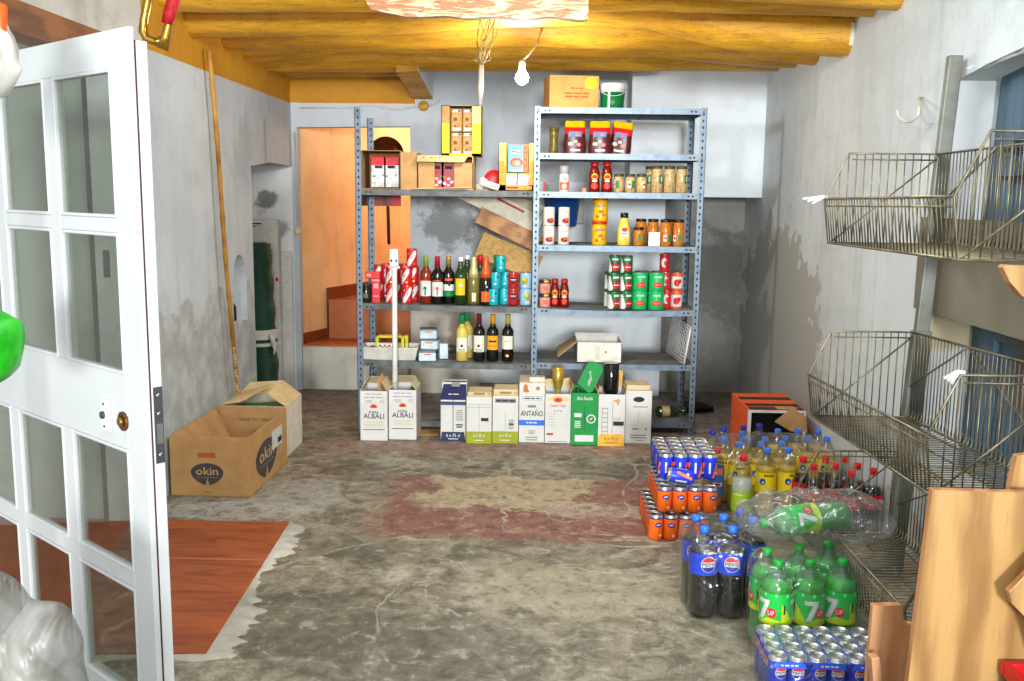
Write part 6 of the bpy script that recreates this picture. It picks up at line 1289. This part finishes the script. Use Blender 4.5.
vs = ring(.0,.003)+ring(.13,.003)+ring(.149,-.014); mb.add(vs, [(4*i+k, 4*i+(k+1) % 4, 4*i+4+(k+1) % 4, 4*i+4+k) for i in range(2) for k in range(4)]+[(8,9,10,11)]); mb.build('film', FILM, o)
mb = MB().add([(.004,.004,.1345),(Wd-.004,.004,.1345),(Wd-.004,Dp-.004,.1345),(.004,Dp-.004,.1345)], [(0,1,2,3)]); mb.build('printed_top', mat('film_blue', (38,92,226), .3), o, fixn=False)
mb = MB(); zA = .118
for i in range(3): x0 = .02+i*.1176; mb.add([(x0-.016,-.0042,zA),(x0+.092,-.0042,zA),(x0+.078,-.001,.137),(x0+.0,-.001,.137)], [(0,1,2,3)], 0); flat(mb, scrib(.055, .005, 4), x0+.038, .128, -.0056, 1)
mb.build('printed_band', [mat('film_blue', (38,92,226), .3), WHITE], o)
# loose clear film over packs
def film(name, label, c, dims, seed, amp=.012, power=3.2, n=28, m=None):
    o = thing(name, label, 'film', c); vs = []; R_ = 22
    for i in range(R_+1):
        ph = -PI/2+PI*i/R_
        for k in range(n):
            th = 2*PI*k/n; d = Vector((math.cos(ph)*math.cos(th), math.cos(ph)*math.sin(th), math.sin(ph)))
            s = (abs(d.x)**power+abs(d.y)**power+abs(d.z)**power)**(-1/power); v = Vector((d.x*s*dims[0], d.y*s*dims[1], d.z*s*dims[2]))
            v += d*amp*(wob(v, 14, seed)+.6*wob(v, 32, seed)); v.z = max(v.z, -c[2]+.002); vs.append(v)
    MB().add(vs, [(i*n+k, i*n+(k+1) % n, (i+1)*n+(k+1) % n, (i+1)*n+k) for i in range(R_) for k in range(n)], 0, True).build('film', m or FILM, o); return o
pc = sum((Vector(p) for p in P_), Vector())/6; film('shrink_film', 'clear film wrapped around the pack of blue-labelled cola bottles', (pc.x-.005, pc.y, .155), (.155,.165,.165), 1.0, .007, 5)
pc7 = sum((Vector(p) for p in P7), Vector())/6; film('shrink_film', 'clear film wrapped around the standing green bottles', (pc7.x, pc7.y, .155), (.175,.125,.175), 4.0, .006, 6)
film('shrink_film', 'torn clear film bulging around the lying green bottle', ((A2.x+B2.x)/2+.055, (A2.y+B2.y)/2, .40), (.265,.12,.085), 7.0, .03, 2.6, m=clear('torn_film', (244,246,246), .42, .14, 1.0, 16.0, diffuse=.05))
film('shrink_film', 'clear film over the amber lemon bottles', (1.17, 4.62, .16), (.30,.21,.175), 11.0, .012, 5)
# orange edged carton and cardboard scrap
o = thing('cardboard_box', 'orange carton with open black front lying behind the bottles', 'carton', (1.20, 5.2, 0), .0); ww, dd, hh = .315, .46, .345; k = .008; OC = mat('carton_orange', (232,94,44), .6); 
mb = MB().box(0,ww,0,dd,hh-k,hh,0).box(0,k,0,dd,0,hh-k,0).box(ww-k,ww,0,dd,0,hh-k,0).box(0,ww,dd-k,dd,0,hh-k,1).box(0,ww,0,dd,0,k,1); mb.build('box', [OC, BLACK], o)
mb = MB().box(0,.016,-.003,0,0,hh).box(.016,ww,-.003,0,hh-.014,hh).box(ww-.012,ww,-.003,0,0,hh-.014).box(-.002,0,0,.004,0,hh); mb.build('edge', WHITE, o)
mb = MB().box(.012,ww-.006,.10,.17,hh,hh+.0012,0).box(.012,ww-.006,.28,.35,hh,hh+.0012,0).box(.012,ww-.006,.01,.08,hh,hh+.0012,0).box(ww-.15,ww-.04,.02,.10,hh+.0012,hh+.002,1); mb.build('print', [mat('print_black', (54,48,44), .6), CARD], o)
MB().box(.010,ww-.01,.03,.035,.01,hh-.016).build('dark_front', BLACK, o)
o = thing('cardboard_scrap', 'torn piece of brown cardboard sticking up in front of the orange carton', 'cardboard', (PZ(785,412,.33).x+.04, 5.185, .30), 0, None, (.1, .25, .1)); MB().prism([(-.1,-.04),(-.03,.06),(.06,.03),(.1,-.06),(.0,-.07)], 0, .006).build('sheet', CARD, o)
# ================================================================== WIRE BASKET RACK
WIRE = mat('basket_wire', (132,124,102), .4, .7, (96,88,68), 14); GALV = mat('galvanised_steel', (124,126,118), .45, .5, (104,106,98), 8)
YA, YB_ = 3.70, 2.57
rack = thing('basket_rack', 'steel upright rack carrying three wire baskets along the white wall', 'rack', (0,0,0))
for Y in (YA, YB_):
    mb = MB(); b, t_ = Vector((1.462, Y+.012, 0)), Vector((1.552, Y+.012, 2.03))
    for (z0, z1, hx, hy) in ((0,1.0,.034,.024),(.98,2.03,.026,.017)):
        pb_, pt_ = b.lerp(t_, z0/2.03), b.lerp(t_, z1/2.03); vs = []
        for p in (pb_, pt_): vs += [p+Vector(v) for v in ((-hx,-hy,0),(hx,-hy,0),(hx,hy,0),(-hx,hy,0))]
        mb.add(vs, [(0,3,2,1),(4,5,6,7),(0,1,5,4),(1,2,6,5),(2,3,7,6),(3,0,4,7)])
    u = mb.build('upright', GALV, rack, bevel=.004)
mb = MB(); mb.box(1.00,1.47,YA-.02,YA+.04,.0,.05); mb.box(1.0,1.47,YB_-.02,YB_+.04,0,.05); build_each(mb, 'foot', GALV, rack, bevel=.004)
o = MB().box(1.563,1.585,2.4,3.95,1.062,1.432).build('back_panel', mat('panel_olive_grey', (124,119,101), .6, 0, (112,107,90), 4), rack)  # panel colour set darker to carry the shade falling on it
def wbasket(label, zA_, zB_, xb, xf, dz, ribbon=None):
    """xb: x at the wall, xf: x of the lip; ends at YA (height zA_) and YB_"""
    o = thing('wire_basket', label, 'basket', ((xb+xf)/2, (YA+YB_)/2, (zA_+zB_)/2)); org = o.location.copy()
    dl = xb-xf
    prof = [(xb,0),(xb,.335),(xb-dl*.80,.335),(xf,.165),(xf+.022,.0)]
    def P(j, t): x, z = prof[j]; return Vector((x, YA+(YB_-YA)*t, zA_+(zB_-zA_)*t+z))-org
    def Q(x, z, t): return Vector((x, YA+(YB_-YA)*t, zA_+(zB_-zA_)*t+z))-org
    RW, RT_ = .0046, .0023
    for t in (0, 1):                                                # end panels with their frame and a diagonal
        mb = MB(); loop = [P(0,t), P(1,t), P(2,t), P(3,t), P(4,t)]; mb.tube(loop, RW, 6, closed=True)
        mb.tube([P(1,t)+Vector((0,0,-.022)), P(2,t)+Vector((.012,0,-.022))], RT_*1.3, 5)
        n = 13
        for k in range(1, n):
            x = xb-(xb-xf-.022)*k/n; s = (xb-x)/dl; top = .335 if s < .80 else .335-(s-.80)/.20*.17
            mb.tube([Q(x,0,t), Q(x,top,t)], RT_, 4)
        mb.tube([Q(xb,.32,t), Q(xf+.03,.0,t)], RT_*1.5, 5); mb.build('end_panel', WIRE, o)
    mb = MB(); mb.tube([P(3,0), P(3,1)], RW, 6); mb.tube([P(4,0), P(4,1)], RW, 6); n = 40
    a0, a1 = prof[3], prof[4]
    for k in range(1, n): mb.tube([P(3,k/n), P(4,k/n)], RT_, 4)
    for f in (.16,): mb.tube([Q(a0[0]+(a1[0]-a0[0])*f, a0[1]+(a1[1]-a0[1])*f, 0), Q(a0[0]+(a1[0]-a0[0])*f, a0[1]+(a1[1]-a0[1])*f, 1)], RT_*1.3, 5)
    mb.build('front_panel', WIRE, o)
    mb = MB()
    for k in range(1, n): mb.tube([P(4,k/n), Q(xb-.03,.0,k/n), Q(xb-.006,.012,k/n), Q(xb,.04,k/n)], RT_, 4)
    for x in (xf+.12, xf+.25, xb-.04): mb.tube([Q(x,-.004,0), Q(x,-.004,1)], RT_*1.5, 5)
    mb.build('bottom_grid', WIRE, o)
    mb = MB(); mb.tube([P(1,0), P(1,1)], RW, 6); mb.tube([P(0,0), P(0,1)], RW, 6)
    for k in range(1, n): mb.tube([P(0,k/n), P(1,k/n)], RT_, 4)
    mb.tube([Q(xb-.004,.12,0), Q(xb-.004,.335,.42)], RT_*1.5, 5); mb.tube([Q(xb-.004,.335,.42), Q(xb-.004,.05,1)], RT_*1.5, 5); mb.build('back_panel', WIRE, o)
    if ribbon is not None:
        j, t, dv = ribbon; p = P(j,t); mb = MB()
        for q in range(3): mb.tube([p+Vector((.012,0,.004*q)), p+Vector((-.004,.01,.006)), p+Vector(dv)*(.6+.25*q)+Vector((0,0,.012*(q-1)))], [.005,.008,.004], 6)
        mb.build('ribbon', WHITE, o)
    return o
wbasket('topmost wire basket on the steel rack, white tie on its lip', 1.335, 1.345, 1.512, 1.10, 0, (3, 0, (-.075,.0,-.012)))
wbasket('middle wire basket of the steel rack, white tie on its near end', .66, .70, 1.472, 1.078, 0, (2, 1, (-.04,.0,-.02)))
wbasket('lowest wire basket of the steel rack, close to the floor', .185, .20, 1.46, 1.055, 0)
# hook on the wall
o = thing('wall_hook', 'bent white metal hook sticking out of the plaster above the top basket', 'hook', PX(918,100,1.58)); g_ = o.location
hk = [PX(919,98,1.585)-g_, PX(920,104,1.56)-g_]+[PX(908+11*math.cos(a), 110+12*math.sin(a), 1.52)-g_ for a in [.1+k*(PI-.3)/9 for k in range(10)]]+[PX(896,108,1.52)-g_]
MB().tube([hk[0]+Vector((.02,0,0))]+hk, .0055, 8).build('hook', mat('hook_cream', (206,200,182), .45), o)
# ================================================================== FURNITURE PARTS, NEAR RIGHT
OAK = wood('oak_veneer', (172,134,82), (134,98,54), 3.2, 2, .4, 3.0, .03); OAKE = wood('board_core', (190,134,84), (160,106,60), 8, 2, .7); PINK_B = wood('reddish_oak', (184,136,96), (156,108,70), 4, 2, .45, 4.0, .05)
a, b, c_, d_ = PY(933,490,2.0), PY(907,690,2.0), PY(1130,698,2.0), PY(1130,496,2.0)
def slab(name, label, pts, Y0, th, m, me, rel=None, cat='board'):
    c0 = sum((Vector(p) for p in pts), Vector())/len(pts); o = thing(name, label, cat, (c0.x, Y0, min(p.z for p in pts))); mb = MB(); mb.prism([(p.x-c0.x, p.z-o.location.z) for p in pts], 0, th, 0, mside=1); mb.build('panel', [m, me], o, bevel=.0015); return o
def down(p): return Vector((p.x, p.y, 0))
slab('furniture_panel', 'big upright oak veneer furniture panel at the end of the wire baskets', [Vector((b.x-.02,2,0)), b, a, d_, Vector((d_.x,2,0))], 2.0, .022, OAK, OAKE)
B0, B1, B2_, B3 = PY(873,606,2.22), PY(902,605,2.22), PY(866,690,2.22), PY(940,626,2.22)
pts = [Vector((B2_.x-.01,0,0)), B2_, B0, B1]
cx, cz, rr_ = PY(910,606,2.22).x, PY(910,614,2.22).z, .022
pts += [Vector((PY(902.5,614,2.22).x,0,cz)), Vector((PY(904,620,2.22).x,0,cz-.016)), Vector((PY(908,625,2.22).x,0,cz-.026)), B3, Vector((B3.x+.1,0,B3.z)), Vector((B3.x+.1,0,0))]
o = slab('furniture_panel', 'reddish wooden side panel with a rounded notch behind the oak panel', pts, 2.22, .02, PINK_B, OAKE)
A_ = PY(870,657,2.18); C_ = PY(892,690,2.18); o2 = thing('furniture_panel', 'narrow slanting wooden strip in front of the notched panel', 'strip', (A_.x, 2.17, 0)); MB().prism([(0,A_.z),(.02,A_.z+.004),(C_.x-A_.x+.045,0),(C_.x-A_.x-.0,0)], 0, .03).build('strip', PINK_B, o2, bevel=.002)
a, b = PY(1009,592,1.93), PY(1040,560,1.93); c_ = PY(1040,640,1.93)
slab('wooden_offcut', 'small oak offcut leaning against the big oak panel at the frame edge', [a, PY(1012,604,1.93), PY(1030,622,1.93), Vector((c_.x+.2,0,0)), Vector((c_.x+.32,0,0)), Vector((b.x+.3,0,b.z+.04)), b], 1.93, .018, OAK, OAKE)
a = PY(1010,490,2.06); slab('wooden_offcut', 'strip of wood standing behind the oak panel', [Vector((a.x,0,0)), PY(1010,489,2.06), PY(1017,456,2.06), PY(1060,450,2.06), Vector((PY(1060,450,2.06).x,0,0))], 2.06, .02, OAK, OAKE)
pts = [PY(1003,268,2.2), PY(1006,265,2.2), PY(1030,266,2.2), PY(1120,300,2.2), PY(1120,360,2.2), PY(1022,296,2.2), PY(1010,282,2.2)]
o = slab('wooden_plank', 'pointed end of a wooden plank jutting in below the topmost basket', pts, 2.2, .03, OAK, OAKE)
a, b = PY(1120,300,2.2), PY(1120,360,2.2); o3 = MB().box(a.x-.06, a.x+.0, 2.2315, 2.262, 0, b.z+.06).build('plank_leg', OAK, None); w_ = o3.data; o3.parent = o; o3.location = -o.location
a = PY(1004,664,1.97); o = thing('plastic_crate', 'red-rimmed dark crate corner in front of the oak panel', 'crate', (a.x, 1.77, 0)); zt_ = a.z
mb = MB().box(.004,.34,.004,.2,.02,zt_-.03); mb.build('body', mat('crate_dark', (50,48,50), .5), o)
mb = MB().box(0,.34,0,.018,zt_-.03,zt_).box(0,.018,.018,.2,zt_-.03,zt_).box(.0,.34,.2,.218,zt_-.03,zt_); mb.build('rim', RED, o, bevel=.003)
